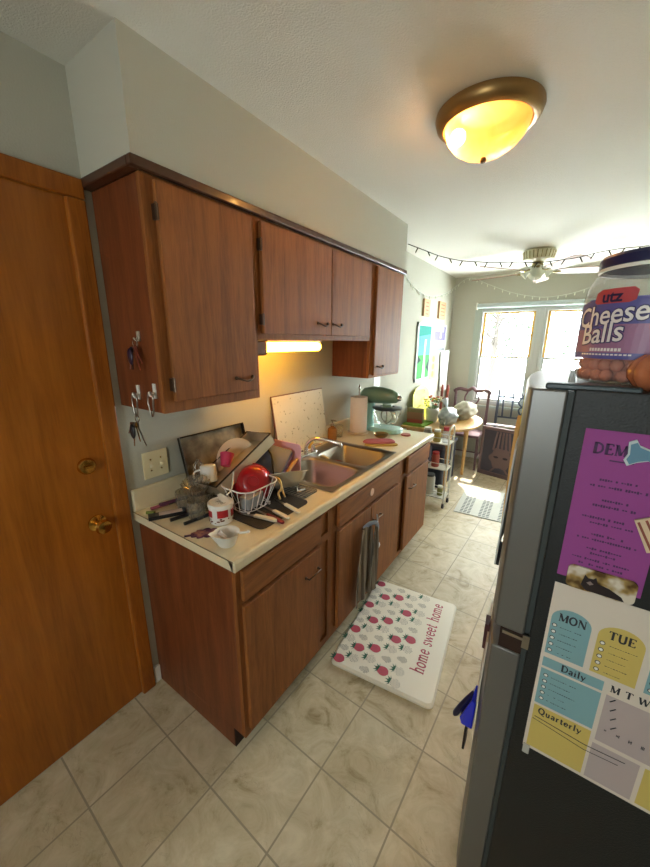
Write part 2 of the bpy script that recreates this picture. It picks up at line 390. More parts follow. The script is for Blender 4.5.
struct(b.build('wall_back', M['wall']))
# soffit box over the cabinets
struct(MB().box((0, -0.03, 2.141), (0.312, 2.035, CZ)).build('wall_soffit', M['wall']))
# moulding round the top of the wall cabinets
b = MB(); b.box((0, -0.04, 2.112), (0.303, -0.004, 2.1405)).box((0.3035, -0.04, 2.112), (0.326, 2.04, 2.1405))
struct(b.build('trim_1', M['mould'], bevel=0.004))
struct(MB().box((0, -0.03, 0), (0.014, 0.0, 0.09)).build('baseboard_left', M['white'], bevel=0.004))
b = MB().box((0, YB-0.014, 0), (XR, YB, 0.09)); struct(b.build('baseboard_back', M['white'], bevel=0.003))
b = MB().box((0, 2.06, 0), (0.014, YB-0.014, 0.09)); struct(b.build('baseboard_left', M['white'], bevel=0.003))

# interior door on the left
DY1 = -0.095; DY0 = DY1-0.81
d = struct(MB().box((-0.02, DY0, 0.008), (0.004, DY1, 2.075)).build('door_1', M['door']))
b = MB(); b.box((-0.02, DY1, 0), (0.022, -0.035, 2.0745)).box((-0.02, DY0-0.06, 2.075), (0.022, -0.035, 2.137)).box((-0.02, DY0-0.06, 0), (0.022, DY0, 2.0745))
fr = b.build('door_frame', M['trim'], d, bevel=0.006)
MB().at((0.004, -0.16, 0.926), (0, PI/2, 0)).lathe([(0.032, 0), (0.032, 0.006), (0.012, 0.012), (0.011, 0.035), (0.024, 0.045), (0.029, 0.056), (0.024, 0.068), (0.012, 0.071), (0.0, 0.071)], 28).build('door_knob', M['brass'], d, smooth=40)
MB().at((0.004, -0.163, 1.163), (0, PI/2, 0)).lathe([(0.031, 0), (0.031, 0.01), (0.026, 0.016), (0.012, 0.018), (0, 0.018)], 28).box((-0.004, -0.014, 0.016), (0.004, 0.014, 0.03)).build('deadbolt', M['brass'], d, smooth=40)

# ------------------------------------------------------------------ windows
def window(i, x0, x1):
    y = YB-0.005
    b = MB()
    b.box((x0, YB-0.012, WZ0-0.02), (x0+0.035, YB+0.10, WZ1)).box((x1-0.035, YB-0.012, WZ0-0.02), (x1, YB+0.10, WZ1))
    b.box((x0+0.035, YB-0.012, WZ1-0.03), (x1-0.035, YB+0.10, WZ1)).box((x0+0.035, YB-0.012, WZ0-0.02), (x1-0.035, YB+0.10, WZ0+0.02))
    wn = struct(b.build(f'window_{i}', M['winframe']))
    def sash(z0, z1, yy, nm):
        a0, a1 = x0+0.036, x1-0.036; b = MB()
        b.box((a0, yy, z0), (a0+0.03, yy+0.025, z1)).box((a1-0.03, yy, z0), (a1, yy+0.025, z1))
        b.box((a0+0.03, yy, z0), (a1-0.03, yy+0.025, z0+0.032)).box((a0+0.03, yy, z1-0.022), (a1-0.03, yy+0.025, z1))
        s = b.build(nm, M['wingold'] if nm == 'upper_sash' else M['winframe'], wn, bevel=0.003)
        MB().box((a0+0.02, yy+0.010, z0+0.024), (a1-0.02, yy+0.014, z1-0.02)).build('pane', M['pane'], s)
    sash(1.415, WZ1-0.03, YB+0.05, 'upper_sash'); sash(WZ0+0.02, 1.44, YB+0.02, 'lower_sash')
    return wn
window(1, 0.365, 1.04); window(2, 1.10, 1.765)
struct(MB().box((1.0405, YB-0.014, WZ0-0.02), (1.0995, YB+0.10, WZ1)).build('trim_3', M['winframe'], bevel=0.003))
fill_wn = MB().box((0.945, YF-0.08, 1.2), (0.975, YF+0.01, 1.8)).box((1.425, YF-0.08, 1.2), (1.455, YF+0.01, 1.8)).box((0.975, YF-0.08, 1.2), (1.425, YF+0.01, 1.23)).box((0.975, YF-0.08, 1.77), (1.425, YF+0.01, 1.8)).build('window_3', M['white'])  # added window behind the camera, unseen, lets in fill daylight
struct(fill_wn); MB().box((0.975, YF-0.05, 1.23), (1.425, YF-0.045, 1.77)).build('pane', M['pane'], fill_wn)
b = MB(); b.box((0.30, YB-0.02, 0.78), (0.385, YB, 2.10)).box((1.745, YB-0.02, 0.78), (1.83, YB, 2.10)).box((0.385, YB-0.02, 2.03), (1.745, YB, 2.10)).box((0.28, YB-0.05, 0.75), (1.85, YB, 0.7795))
struct(b.build('trim_2', mat('pale_trim', '#a9b4ad', 0.5), bevel=0.004))
# raised roller shade at the window head
sh = thing('window_shade', 'pale rolled-up window shade across the top of the two windows', 'window shade', (1.06, YB-0.05, 2.055))
MB().cyl((0.33, YB-0.055, 2.075), (1.80, YB-0.055, 2.075), 0.03, n=20).build('roll', mat('shade_fabric', '#b9c6c6', 0.7), sh, smooth=50)
MB().box((0.318, YB-0.09, 2.03), (0.33, YB-0.02, 2.115)).build('bracket', M['white'], sh); MB().box((1.80, YB-0.09, 2.03), (1.812, YB-0.02, 2.115)).build('bracket', M['white'], sh)

# ground and a leafy tree outside
g = MB().box((-15, 4.9, -0.7), (18, 30, -0.6)).build('ground', mat('snow', '#f2f5f8', 0.9, bump=0.3, bscale=3)); struct(g)
def tree(x, y, h, label, seed):
    random.seed(seed)
    t = thing('garden_tree', label, 'tree', (x, y, -0.6), group=None)
    MB().tube([(x, y, -0.6), (x+0.05, y, h*0.4), (x, y, h*0.8)], [0.12, 0.09, 0.03], 8).build('trunk', mat('bark', '#2b2620', 0.9), t)
    b = MB()
    for k in range(26):
        a = random.uniform(0, 2*PI); z = random.uniform(0.35, 0.75)*h; L = random.uniform(0.6, 1.5)
        b.tube([(x, y, z), (x+L*0.5*math.cos(a), y+L*0.5*math.sin(a), z+L*0.35), (x+L*math.cos(a), y+L*math.sin(a), z+L*0.5)], [0.03, 0.018, 0.008], 5)
    b.build('branches', MATS['bark'], t)
    b = MB()
    for k in range(420):
        a = random.uniform(0, 2*PI); rr = random.uniform(0.3, 1.55); z = h*0.55+random.uniform(-0.25, 0.45)*h*0.8
        c = Vector((x+rr*math.cos(a), y+rr*math.sin(a), z)); u = Vector([random.gauss(0, 1) for _ in range(3)]).normalized()*0.07; v = Vector([random.gauss(0, 1) for _ in range(3)]).normalized()*0.05
        b.poly([c-u, c-v, c+u, c+v])
    b.build('foliage', mat('winter_leaves', '#1d2417', 0.9), t)
    random.seed(7)
tree(-0.6, 11.5, 3.6, 'dark bushy tree seen through the left window', 3)
tree(1.9, 13.5, 3.4, 'dark bushy tree seen through the right window', 5)

# ------------------------------------------------------------------ base cabinets
def cup_pull(b, p0, p1, out=(0.022, 0, 0), r=0.0035):
    p0 = Vector(p0); p1 = Vector(p1); o = Vector(out)
    b.tube([p0, p0+o*0.9, p1+o*0.9, p1], r, 8); b.ball(p0, r*2, 8); b.ball(p1, r*2, 8)
FX = 0.61
def base_cab(name, label, y0, y1, dr, doors, body_top=0.875, near=False, handles=(), falsef=False):
    t = thing(name, label, 'cabinet', (0.3, (y0+y1)/2, 0))
    b = MB(); b.box((0.003, y0, 0.10), (0.592, y1, body_top)).box((0.003, y0, 0), (0.54, y1, 0.10))
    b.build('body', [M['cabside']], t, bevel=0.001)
    # face frame
    b = MB()
    b.box((0.592, y0, 0.10), (FX, y0+0.03, 0.875)).box((0.592, y1-0.035, 0.10), (FX, y1, 0.875)).box((0.592, y0+0.03, 0.10), (FX, y1-0.035, 0.14)).box((0.592, y0+0.03, 0.70), (FX, y1-0.035, 0.74)).box((0.592, y0+0.03, 0.845), (FX, y1-0.035, 0.875))
    b.box((0.5925, y0+0.03, 0.1405), (0.6, y1-0.035, 0.6995)).box((0.5925, y0+0.03, 0.7405), (0.6, y1-0.035, 0.8445))
    b.build('face_frame', M['cab'], t)
    MB().box((0.541, y0+0.001, 0.0), (0.546, y1-0.001, 0.10)).build('toe_kick', M['cabdark'], t)
    a, c = dr
    d = MB().box((FX+0.0005, a, 0.733), (FX+0.02, c, 0.857)).build('false_drawer_front' if falsef else 'drawer', M['cabh'], t, bevel=0.005)
    for k, (p, q, hy) in enumerate(doors):
        d = MB().box((FX+0.0005, p, 0.135), (FX+0.02, q, 0.712)).build('door', M['cab'], t, bevel=0.004)
        if hy:
            b = MB(); cup_pull(b, (FX+0.02, hy-0.045, 0.615), (FX+0.02, hy+0.045, 0.615)); b.build('handle', M['pewter'], d, smooth=50)
    return t
base_cab('base_cabinet', 'brown wooden base cabinet under the near end of the counter, with drawer and one door', 0.0, 0.605, (0.018, 0.488), [(0.018, 0.483, 0.415)])
sc = base_cab('base_cabinet', 'brown wooden sink cabinet with a scuffed false drawer front and two doors', 0.606, 1.45, (0.642, 1.385), [(0.642, 0.988, 0.93), (0.995, 1.40, 1.06)], body_top=0.68, falsef=True)
base_cab('base_cabinet', 'narrow brown wooden base cabinet at the far end of the counter', 1.451, 2.025, (1.53, 1.985), [(1.53, 1.985, 1.62)])
tg = MB().at((FX+0.0205, 0.985, 0.80), (0, PI/2, 0)).lathe([(0.0, 0), (0.022, 0), (0.022, 0.003), (0, 0.003)], 24, cap=False)
tag(tg.build('sticker', mat('pink_sticker', '#e9b8a2', 0.5, var=0.4, vscale=60)), 'small round pink sticker on the sink cabinet false drawer front', 'sticker')

# countertop
ct = thing('countertop', 'cream laminate worktop with raised backsplash and rounded front edge', 'countertop', (0.3, 1.0, 0.876))
SX0, SX1, SY0, SY1 = 0.115, 0.585, 0.64, 1.395
b = MB()
z0, z1 = 0.876, 0.914
for (x0, x1, y0, y1) in ((0.002, 0.625, -0.02, SY0), (0.002, 0.625, SY1, 2.04), (0.002, SX0, SY0, SY1), (SX1, 0.625, SY0, SY1)):
    b.box((x0, y0, z0), (x1, y1, z1))
pr = [(0.622, z0), (0.634, z0), (0.638, z0+0.006), (0.638, z1-0.006), (0.634, z1), (0.626, z1+0.0035), (0.612, z1+0.002), (0.600, z1-0.001)]
n = len(pr); vs = [(x, -0.02, z) for x, z in pr]+[(x, 2.04, z) for x, z in pr]
b.add(vs, [tuple(range(n)), tuple(reversed(range(n, 2*n)))]+[(i, (i+1) % n, n+(i+1) % n, n+i) for i in range(n)])
b.build('worktop', M['lam'], ct)
b = MB().box((0.002, -0.02, 0.914), (0.021, 2.04, 1.012)); b.build('backsplash', M['lam'], ct, bevel=0.006)
MB().box((0.003, -0.0215, 0.912), (0.628, -0.0195, 0.9145)).build('edge_seam', M['lamd'], ct)

# ------------------------------------------------------------------ sink
sk = thing('double_sink', 'brown-grey steel double bowl sink set in the cream worktop', 'sink', (0.35, 1.02, 0.74))
def rrect(x0, y0, x1, y1, r, seg=5):
    pts = []
    for cx, cy, t0 in ((x1-r, y1-r, 0), (x0+r, y1-r, PI/2), (x0+r, y0+r, PI), (x1-r, y0+r, 1.5*PI)):
        for i in range(seg+1):
            t = t0+PI/2*i/seg; pts.append((cx+r*math.cos(t), cy+r*math.sin(t)))
    return pts
def bowl_mb(x0, y0, x1, y1, zt, depth, ox0, oy0, ox1, oy1):
    b = MB(); outer = rrect(ox0, oy0, ox1, oy1, 0.012); r0 = rrect(x0, y0, x1, y1, 0.06); r1 = rrect(x0+0.006, y0+0.006, x1-0.006, y1-0.006, 0.055)
    r2 = rrect(x0+0.02, y0+0.02, x1-0.02, y1-0.02, 0.05); r3 = rrect(x0+0.05, y0+0.05, x1-0.05, y1-0.05, 0.03)
    rings = [(outer, zt), (r0, zt), (r1, zt-0.006), (r2, zt-depth+0.03), (r3, zt-depth)]
    vs = []; n = len(outer)
    for pts, z in rings: vs += [(p[0], p[1], z) for p in pts]
    fs = []
    for j in range(len(rings)-1):
        for i in range(n): fs.append((j*n+i, j*n+(i+1) % n, (j+1)*n+(i+1) % n, (j+1)*n+i))
    fs.append(tuple(range((len(rings)-1)*n, len(rings)*n)))
    return b.add(vs, fs)
zt = 0.9185
for (y0, y1, o0, o1, nm) in ((0.665, 0.985, 0.625, 1.01, 'basin'), (1.035, 1.35, 1.01, 1.41, 'basin')):
    o = bowl_mb(0.19, y0, 0.565, y1, zt, 0.165, 0.10, o0, 0.592, o1).build(nm, M['steel'], sk, smooth=50, fix=False)
MB().at((0.37, 0.83, zt-0.164)).lathe([(0.0, 0.001), (0.03, 0.0), (0.042, 0.004), (0.046, 0.001)], 24, cap=False).build('drain', M['chrome'], sk, smooth=60)
MB().prism(rrect(0.22, 0.70, 0.535, 0.955, 0.05), zt-0.158, zt-0.150).build('dishwater', mat('murky_dishwater', '#8a5a2a', 0.08, trans=0.3), sk)
# faucet
fa = thing('faucet', 'worn chrome low faucet at the back of the sink', 'faucet', (0.145, 1.0, zt))
MB().at((0.145, 1.01, zt)).rbox((-0.025, -0.10, 0), (0.025, 0.10, 0.014), 0.024).build('base_plate', M['chrome'], fa, bevel=0.003)
MB().tube(curve_pts([(0.145, 1.01, zt+0.014), (0.148, 1.015, zt+0.07), (0.19, 1.04, zt+0.11), (0.27, 1.08, zt+0.10), (0.33, 1.105, zt+0.085), (0.34, 1.108, zt+0.06)]), 0.0125, 12).build('spout', M['chrome'], fa, smooth=50)
for s_ in (-1, 1):
    MB().tube([(0.145, 1.01+s_*0.075, zt+0.012), (0.145, 1.01+s_*0.075, zt+0.045), (0.15, 1.01+s_*0.078, zt+0.055)], [0.017, 0.013, 0.008], 12).tube([(0.147, 1.01+s_*0.075, zt+0.05), (0.195, 1.01+s_*0.10, zt+0.062)], [0.009, 0.006], 8).build('lever', M['chrome'], fa, smooth=50)

# ------------------------------------------------------------------ wall cabinets
UX = 0.303
def wall_cab(label, y0, y1, z0, z1, doors):
    t = thing('wall_cabinet', label, 'cabinet', (0.15, (y0+y1)/2, z0))
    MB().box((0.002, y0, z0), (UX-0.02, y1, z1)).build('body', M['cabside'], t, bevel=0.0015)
    b = MB(); b.box((UX-0.0195, y0, z0), (UX, y1, z1)); b.build('face_frame', M['cab'], t, bevel=0.0015)
    for (p, q, za, zb, hy, hinge) in doors:
        d = MB().box((UX+0.0005, p, za), (UX+0.02, q, zb)).build('door', M['cab'], t, bevel=0.004)
        b = MB(); X = UX+0.02
        zz = za+0.055
        b.tube(curve_pts([(X, hy-0.042, zz+0.006), (X+0.016, hy-0.035, zz+0.002), (X+0.022, hy, zz-0.008), (X+0.016, hy+0.035, zz+0.002), (X, hy+0.042, zz+0.006)], 4), [0.004]*17, 8).ball((X+0.002, hy-0.045, zz+0.006), 0.008, 8).ball((X+0.002, hy+0.045, zz+0.006), 0.008, 8)
        b.build('handle', M['pewter'], d, smooth=50)
        for hz in ((za+0.06, zb-0.09) if hinge else ()):
            MB().box((UX, hinge-0.006, hz-0.022), (UX+0.024, hinge+0.003, hz+0.022)).cyl((UX+0.022, hinge-0.004, hz-0.025), (UX+0.022, hinge-0.004, hz+0.025), 0.004, n=8).build('hinge', M['pewter'], d)
    return t
wall_cab('tall brown wall cabinet nearest the wooden door, with key hooks on its side', -0.005, 0.462, 1.372, 2.112, [(0.032, 0.432, 1.412, 2.098, 0.355, 0.030)])
wall_cab('short brown wall cabinet over the sink with two doors and a light underneath', 0.463, 1.518, 1.625, 2.112, [(0.485, 1.014, 1.652, 2.098, 0.93, 0.483), (1.018, 1.478, 1.652, 2.098, 1.075, None)])
wall_cab('tall narrow brown wall cabinet at the far end by the wall outlet', 1.519, 2.035, 1.372, 2.112, [(1.56, 1.995, 1.39, 2.098, 1.65, None)])

# under-cabinet light
ul = thing('under_cabinet_light', 'glowing yellow tube light under the short wall cabinet', 'light', (0.25, 0.75, 1.60))
MB().box((0.23, 0.466, 1.555), (0.27, 0.56, 1.624)).build('end_box', mat('light_end_box', '#6b4428', 0.5), ul, bevel=0.012, seg=3)
MB().cyl((0.252, 0.56, 1.592), (0.252, 0.985, 1.592), 0.023, n=20).build('tube', mat('glowing_tube', '#fff0b0', 0.4, emit='#ffb42c', estr=13), ul, smooth=50)
MB().cyl((0.252, 0.985, 1.592), (0.252, 1.01, 1.592), 0.016, 0.010, n=16).build('cap', mat('amber_cap', '#d8a21c', 0.4), ul, smooth=50)
MB().box((0.235, 0.56, 1.616), (0.268, 1.0, 1.6249)).build('housing', M['white'], ul)

# ------------------------------------------------------------------ ceiling lamp
LX, LY = 1.055, 0.95
cl = thing('ceiling_lamp', 'round flush ceiling lamp with bronze rim and cream glass bowl', 'ceiling lamp', (LX, LY, CZ))
MB().at((LX, LY, CZ)).lathe([(0.10, -0.0005), (0.186, -0.0005), (0.188, -0.012), (0.180, -0.034), (0.168, -0.044), (0.156, -0.047), (0.150, -0.040), (0.145, -0.020), (0.10, -0.018)], 56, cap=False).build('rim', mat('bronze_rim', '#9a7a4a', 0.35, 0.7), cl, smooth=35)
gm, nt, bs = newmat('alabaster_glass')
bs.inputs['Base Color'].default_value = lin('#f6dfb0'); bs.inputs['Roughness'].default_value = 0.35
tc = N(nt, 'ShaderNodeTexCoord'); nn = N(nt, 'ShaderNodeTexNoise'); nn.inputs['Scale'].default_value = 9; nn.inputs['Distortion'].default_value = 1.5
nt.links.new(tc.outputs['Object'], nn.inputs[0]); rr = N(nt, 'ShaderNodeValToRGB'); rr.color_ramp.elements[0].color = lin('#dfae62'); rr.color_ramp.elements[1].color = lin('#f2d7a0')
nt.links.new(nn.outputs[0], rr.inputs[0]); nt.links.new(rr.outputs[0], bs.inputs['Base Color'])
tl = N(nt, 'ShaderNodeBsdfTranslucent'); nt.links.new(rr.outputs[0], tl.inputs[0]); mx = N(nt, 'ShaderNodeMixShader'); mx.inputs[0].default_value = 0.38; tr_ = N(nt, 'ShaderNodeBsdfTransparent'); tr_.inputs[0].default_value = (1, 0.93, 0.78, 1); mx2 = N(nt, 'ShaderNodeMixShader'); mx2.inputs[0].default_value = 0.22
out = nt.nodes['Material Output']; nt.links.new(bs.outputs[0], mx.inputs[1]); nt.links.new(tl.outputs[0], mx.inputs[2]); nt.links.new(mx.outputs[0], mx2.inputs[1]); nt.links.new(tr_.outputs[0], mx2.inputs[2]); nt.links.new(mx2.outputs[0], out.inputs[0])
MB().at((LX, LY, CZ-0.04)).lathe([(0.150, 0.0), (0.148, -0.012), (0.138, -0.038), (0.115, -0.066), (0.08, -0.089), (0.04, -0.101), (0.0, -0.105)], 48, cap=False).build('glass_bowl', gm, cl, smooth=60)
MB().at((LX, LY, CZ-0.152)).lathe([(0, -0.012), (0.009, -0.010), (0.012, -0.002), (0.009, 0.006), (0, 0.008)], 16, cap=False).build('finial', mat('dark_bronze', '#4b3a22', 0.4, 0.8), cl, smooth=50)
bo = MB().ball((LX-0.095, LY-0.03, CZ-0.068), 0.028, 16, (1.0, 1, 1)).build('bulb', mat('lit_bulb', '#ffffff', 0.5, emit='#ffcb80', estr=80), cl, smooth=60)

cl_fill = dup(cl, (1.15, -1.75, CZ), label='added second ceiling lamp with cream glass bowl, unseen fill light at the near end of the room')  # lamp copy added out of view to brighten the near end
GL = 'round flush ceiling lamps'; cl['group'] = GL; cl_fill['group'] = GL
# ------------------------------------------------------------------ ceiling fan
FXC, FYC = 1.055, 3.40
cf = thing('ceiling_fan', 'white ceiling fan with frosted bell shades beyond the kitchen', 'ceiling fan', (FXC, FYC, CZ))
fw = mat('fan_ivory', '#cfc9a8', 0.4); fb = mat('fan_brass', '#b9a97a', 0.25, 0.9)
MB().at((FXC, FYC, CZ)).lathe([(0.125, -0.001), (0.135, -0.015), (0.13, -0.05), (0.12, -0.085), (0.09, -0.10), (0.0, -0.10)], 36, cap=False).build('motor_housing', fw, cf, smooth=40)
b = MB()
for k in range(24):
    t = 2*PI*k/24; b.box((0, 0, 0), (0, 0, 0)) if 0 else b.tube([(FXC+0.136*math.cos(t), FYC+0.136*math.sin(t), CZ-0.018), (FXC+0.123*math.cos(t), FYC+0.123*math.sin(t), CZ-0.08)], 0.004, 6)
b.build('housing_ribs', fb, cf)
MB().at((FXC, FYC, CZ)).lathe([(0.045, -0.10), (0.05, -0.13), (0.035, -0.155), (0.02, -0.165), (0, -0.165)], 24, cap=False).build('light_hub', fb, cf, smooth=40)
for k, a in enumerate((18, 90, 162, 234, 306)):
    t = math.radians(a); dx, dy = math.cos(t), math.sin(t); zb = CZ-0.19
    MB().tube([(FXC+0.09*dx, FYC+0.09*dy, zb+0.015), (FXC+0.15*dx, FYC+0.15*dy, zb-0.005), (FXC+0.20*dx, FYC+0.20*dy, zb)], 0.008, 6).build('blade_arm', fb, cf)
    m_ = MB(); m_.X = Matrix.Translation((FXC, FYC, zb)) @ Matrix.Rotation(t, 4, 'Z') @ Matrix.Rotation(math.radians(-13), 4, 'X')
    m_.prism([(0.17, -0.045), (0.25, -0.06), (0.58, -0.07), (0.63, -0.05), (0.64, 0), (0.63, 0.05), (0.58, 0.07), (0.25, 0.06), (0.17, 0.045)], 0, 0.007)
    m_.build('blade', mat('fan_blade_backlit', '#a88f80', 0.6), cf)  # pinkish backlit tone is put into the blade colour
fg = mat('frosted_shade', '#e4e6da', 0.3, trans=0.5)
for k in range(4):
    t = math.radians(-100+k*90+20); m_ = MB()
    m_.X = Matrix.Translation((FXC+0.05*math.cos(t), FYC+0.05*math.sin(t), CZ-0.14)) @ Matrix.Rotation(t, 4, 'Z') @ Matrix.Rotation(math.radians(-50), 4, 'Y')
    prof = [(0.018, 0.0), (0.022, -0.02), (0.04, -0.05), (0.052, -0.08), (0.062, -0.095)]
    m_.lathe(prof+[(0.059, -0.094), (0.049, -0.08), (0.037, -0.05), (0.018, -0.02)], 24, cap=False)
    s_ = m_.build('lamp_shade', fg, cf, smooth=60)
b = MB().cyl((FXC, FYC, CZ-0.16), (FXC, FYC, CZ-0.27), 0.0015, n=6).ball((FXC, FYC, CZ-0.28), 0.009, 10, (0.7, 0.7, 1.5)); b.build('pull_chain', mat('chain_dark', '#5c5a48', 0.4, 0.7), cf)

# ------------------------------------------------------------------ string lights
def string(label, pts, cordm, bulbm, step, ax):
    P = curve_pts(pts, 8)
    t = thing('string_lights', label, 'string lights', tuple(P[0]))
    MB().tube(P, 0.003, 6).build('cord', cordm, t)
    acc = 0; proto = None; k = 0
    for a, b_ in zip(P, P[1:]):
        acc += (b_-a).length
        if acc >= step:
            acc = 0; k += 1
            if proto is None:
                m_ = MB(); m_.cyl((0, 0, 0), (0, 0, -0.016), 0.0045, n=8).use(1).tube([(0, 0, -0.016), (0, 0, -0.026), (0, 0, -0.04)], [0.004, 0.005, 0.001], 8)
                o = m_.build('bulb', [cordm, bulbm], t, world=False); proto = o
            else:
                o = proto.copy(); COL.objects.link(o); o.parent = t
            o.location = b_-P[0]; s1 = 1 if k % 2 else -1
            o.rotation_euler = (0.5*s1*ax[0], 0.5*s1*ax[1], 0)
cdk = mat('dark_cord', '#3a3a30', 0.6); cwh = mat('pale_cord', '#cfd4c8', 0.6); blb = mat('clear_bulb', '#eef2de', 0.2); bla = mat('amber_bulb', '#4c4a32', 0.3)
string('dark string lights swagged across the ceiling from the soffit past the fan',
       [(0.318,2.043,2.323),(0.43,2.082,2.276),(0.54,2.121,2.23),(0.674,2.167,2.194),(0.803,2.212,2.178),(0.928,2.256,2.169),(1.05,2.299,2.166),(1.169,2.341,2.158),(1.282,2.38,2.168),(1.393,2.419,2.181),(1.498,2.456,2.206),(1.628,2.501,2.223),(1.754,2.545,2.233),(1.95,2.62,2.30),(2.19,2.70,2.42)], cdk, bla, 0.075, (0, 1))
string('pale string lights draped along the left wall and down over the window',
       [(0.015, 2.08, 2.40), (0.02, 2.61, 2.276), (0.02, 2.93, 2.169), (0.02, 3.327, 2.115), (0.02, 3.74, 2.146), (0.02, 4.165, 2.235), (0.03, 4.48, 2.34), (0.191, 4.5, 2.432), (0.446, 4.5, 2.328), (0.689, 4.5, 2.228), (0.919, 4.47, 2.165), (1.141, 4.44, 2.14), (1.45, 4.45, 2.20), (1.8, 4.5, 2.38)], cwh, blb, 0.07, (1, 0))

# ------------------------------------------------------------------ wall plates, keys and hooks
sw = thing('light_switch', 'ivory double toggle switch plate on the wall beside the dark baking sheet', 'light switch', (0, 0.105, 1.095))
MB().box((0.0005, 0.047, 1.035), (0.007, 0.162, 1.155)).build('wall_plate', mat('ivory_plate', '#ded3ad', 0.4), sw, bevel=0.003)
for yy in (0.081, 0.128):
    MB().box((0.007, yy-0.006, 1.083), (0.009, yy+0.006, 1.107)).box((0.008, yy-0.004, 1.088), (0.02, yy+0.004, 1.098)).build('toggle', mat('ivory_toggle', '#efe6c6', 0.35), sw, bevel=0.001)
    for zz in (1.12, 1.07): MB().at((0.007, yy, zz), (0, PI/2, 0)).lathe([(0.0035, 0), (0.003, 0.0015), (0, 0.0015)], 10).build('screw', M['brass'], sw)
ot = thing('wall_outlet', 'white wall outlet plate behind the green stand mixer', 'outlet', (0, 2.27, 1.26))
MB().box((0.0005, 2.20, 1.20), (0.006, 2.325, 1.315)).build('wall_plate', M['white'], ot, bevel=0.002)
for zz in (1.235, 1.28):
    b = MB().at((0.006, 2.262, zz), (0, PI/2, 0)).lathe([(0.017, 0), (0.017, 0.0015), (0, 0.0015)], 20); b.use(1).at((0, 0, 0))
    b.box((0.0072, 2.253, zz-0.006), (0.0082, 2.256, zz+0.006)).box((0.0072, 2.268, zz-0.006), (0.0082, 2.271, zz+0.006)); b.build('socket', [M['white'], M['black']], ot)

def hook(x, z, label):
    t = thing('adhesive_hook', label, 'hook', (x, -0.005, z))
    MB().box((x-0.008, -0.0105, z-0.022), (x+0.008, -0.0055, z+0.03)).tube(curve_pts([(x, -0.009, z+0.005), (x, -0.022, z-0.012), (x, -0.028, z-0.004), (x, -0.027, z+0.004)], 4), 0.004, 8).build('hook_body', M['white'], t, bevel=0.002)
hook(0.150, 1.432, 'white adhesive hook on the cabinet side holding the bunch of keys')
hook(0.258, 1.445, 'white adhesive hook on the cabinet side nearer its front edge')
def carabiner(cx, zt_, h, w_, label, rot=0.0):
    t = thing('carabiner', label, 'carabiner', (cx, -0.026, zt_-h))
    pts = [(cx+w_/2*math.cos(a)*(1.0 if math.sin(a) > 0 else 0.75), -0.026, zt_-h/2+h/2*math.copysign(abs(math.sin(a))**0.7, math.sin(a))) for a in [2*PI*i/28 for i in range(28)]]
    MB().tube(pts, 0.0034, 8, closed=True).build('loop', M['steel'], t, smooth=60)
    return t
carabiner(0.150, 1.435, 0.085, 0.036, 'silver carabiner hanging from the hook with the keys')
carabiner(0.258, 1.447, 0.085, 0.034, 'empty silver carabiner hanging from the hook near the cabinet front')
def keys(cx, cy, zr, label, fobm, tags, name='key_bunch'):
    t = thing(name, label, 'keys', (cx, cy, zr-0.1))
    ring = [(cx+0.014*math.cos(a), cy, zr+0.014*math.sin(a)) for a in [2*PI*i/20 for i in range(20)]]
    MB().tube(ring, 0.0016, 6, closed=True).build('key_ring', M['chrome'], t)
    for i, (ang, L, mt) in enumerate(tags):
        m_ = MB(); m_.X = Matrix.Translation((cx, cy-0.004-0.0035*i, zr-0.012)) @ Matrix.Rotation(math.radians(ang), 4, 'Y')
        m_.X = m_.X @ Matrix.Rotation(PI/2, 4, 'X')
        head = [(0.011*math.cos(a), -0.012+0.012*math.sin(a)) for a in [2*PI*k/14 for k in range(14)]]
        m_.prism(head, 0, 0.002)
        m_.prism([(-0.004, -0.02), (0.004, -0.02), (0.004, -L+0.004), (0.0, -L), (-0.003, -L+0.003), (-0.0015, -L+0.010), (-0.004, -L+0.015), (-0.002, -L+0.02), (-0.004, -L+0.026)][::-1], 0.0003, 0.0017)
        m_.build('key', mt, t)
    MB().ball((cx, cy-0.022, zr-0.045), 0.018, 12, (0.9, 0.4, 1.6)).build('key_fob', fobm, t, smooth=60)
keys(0.150, -0.026, 1.340, 'bunch of silver keys with a black fob hanging below the cabinet', M['black'], [(-32, 0.10, M['steel']), (-15, 0.075, M['brass']), (25, 0.07, M['chrome']), (8, 0.095, M['chrome']), (38, 0.06, M['steel'])])
tk = thing('wall_hook', 'small clear hook high on the cabinet side', 'hook', (0.195, -0.005, 1.63))
MB().box((0.187, -0.0105, 1.618), (0.203, -0.0055, 1.652)).tube([(0.195, -0.009, 1.632), (0.195, -0.02, 1.622), (0.195, -0.026, 1.63)], 0.0035, 8).build('hook_body', mat('clear_hook', '#d9cdb8', 0.2, trans=0.3), tk, bevel=0.002)
keys(0.195, -0.022, 1.612, 'purple-and-black bunch of keys on the upper cabinet side', mat('dark_purple_fob', '#2c1a30', 0.3), [(-35, 0.07, mat('copper_key', '#c47a66', 0.3, 0.8)), (-20, 0.085, MATS['copper_key']), (22, 0.085, mat('rose_key', '#b89a9a', 0.3, 0.9)), (5, 0.08, M['black'])])

# ------------------------------------------------------------------ things on the counter, near end
CT = 0.9145
def zrot(a): return (0, 0, math.radians(a))
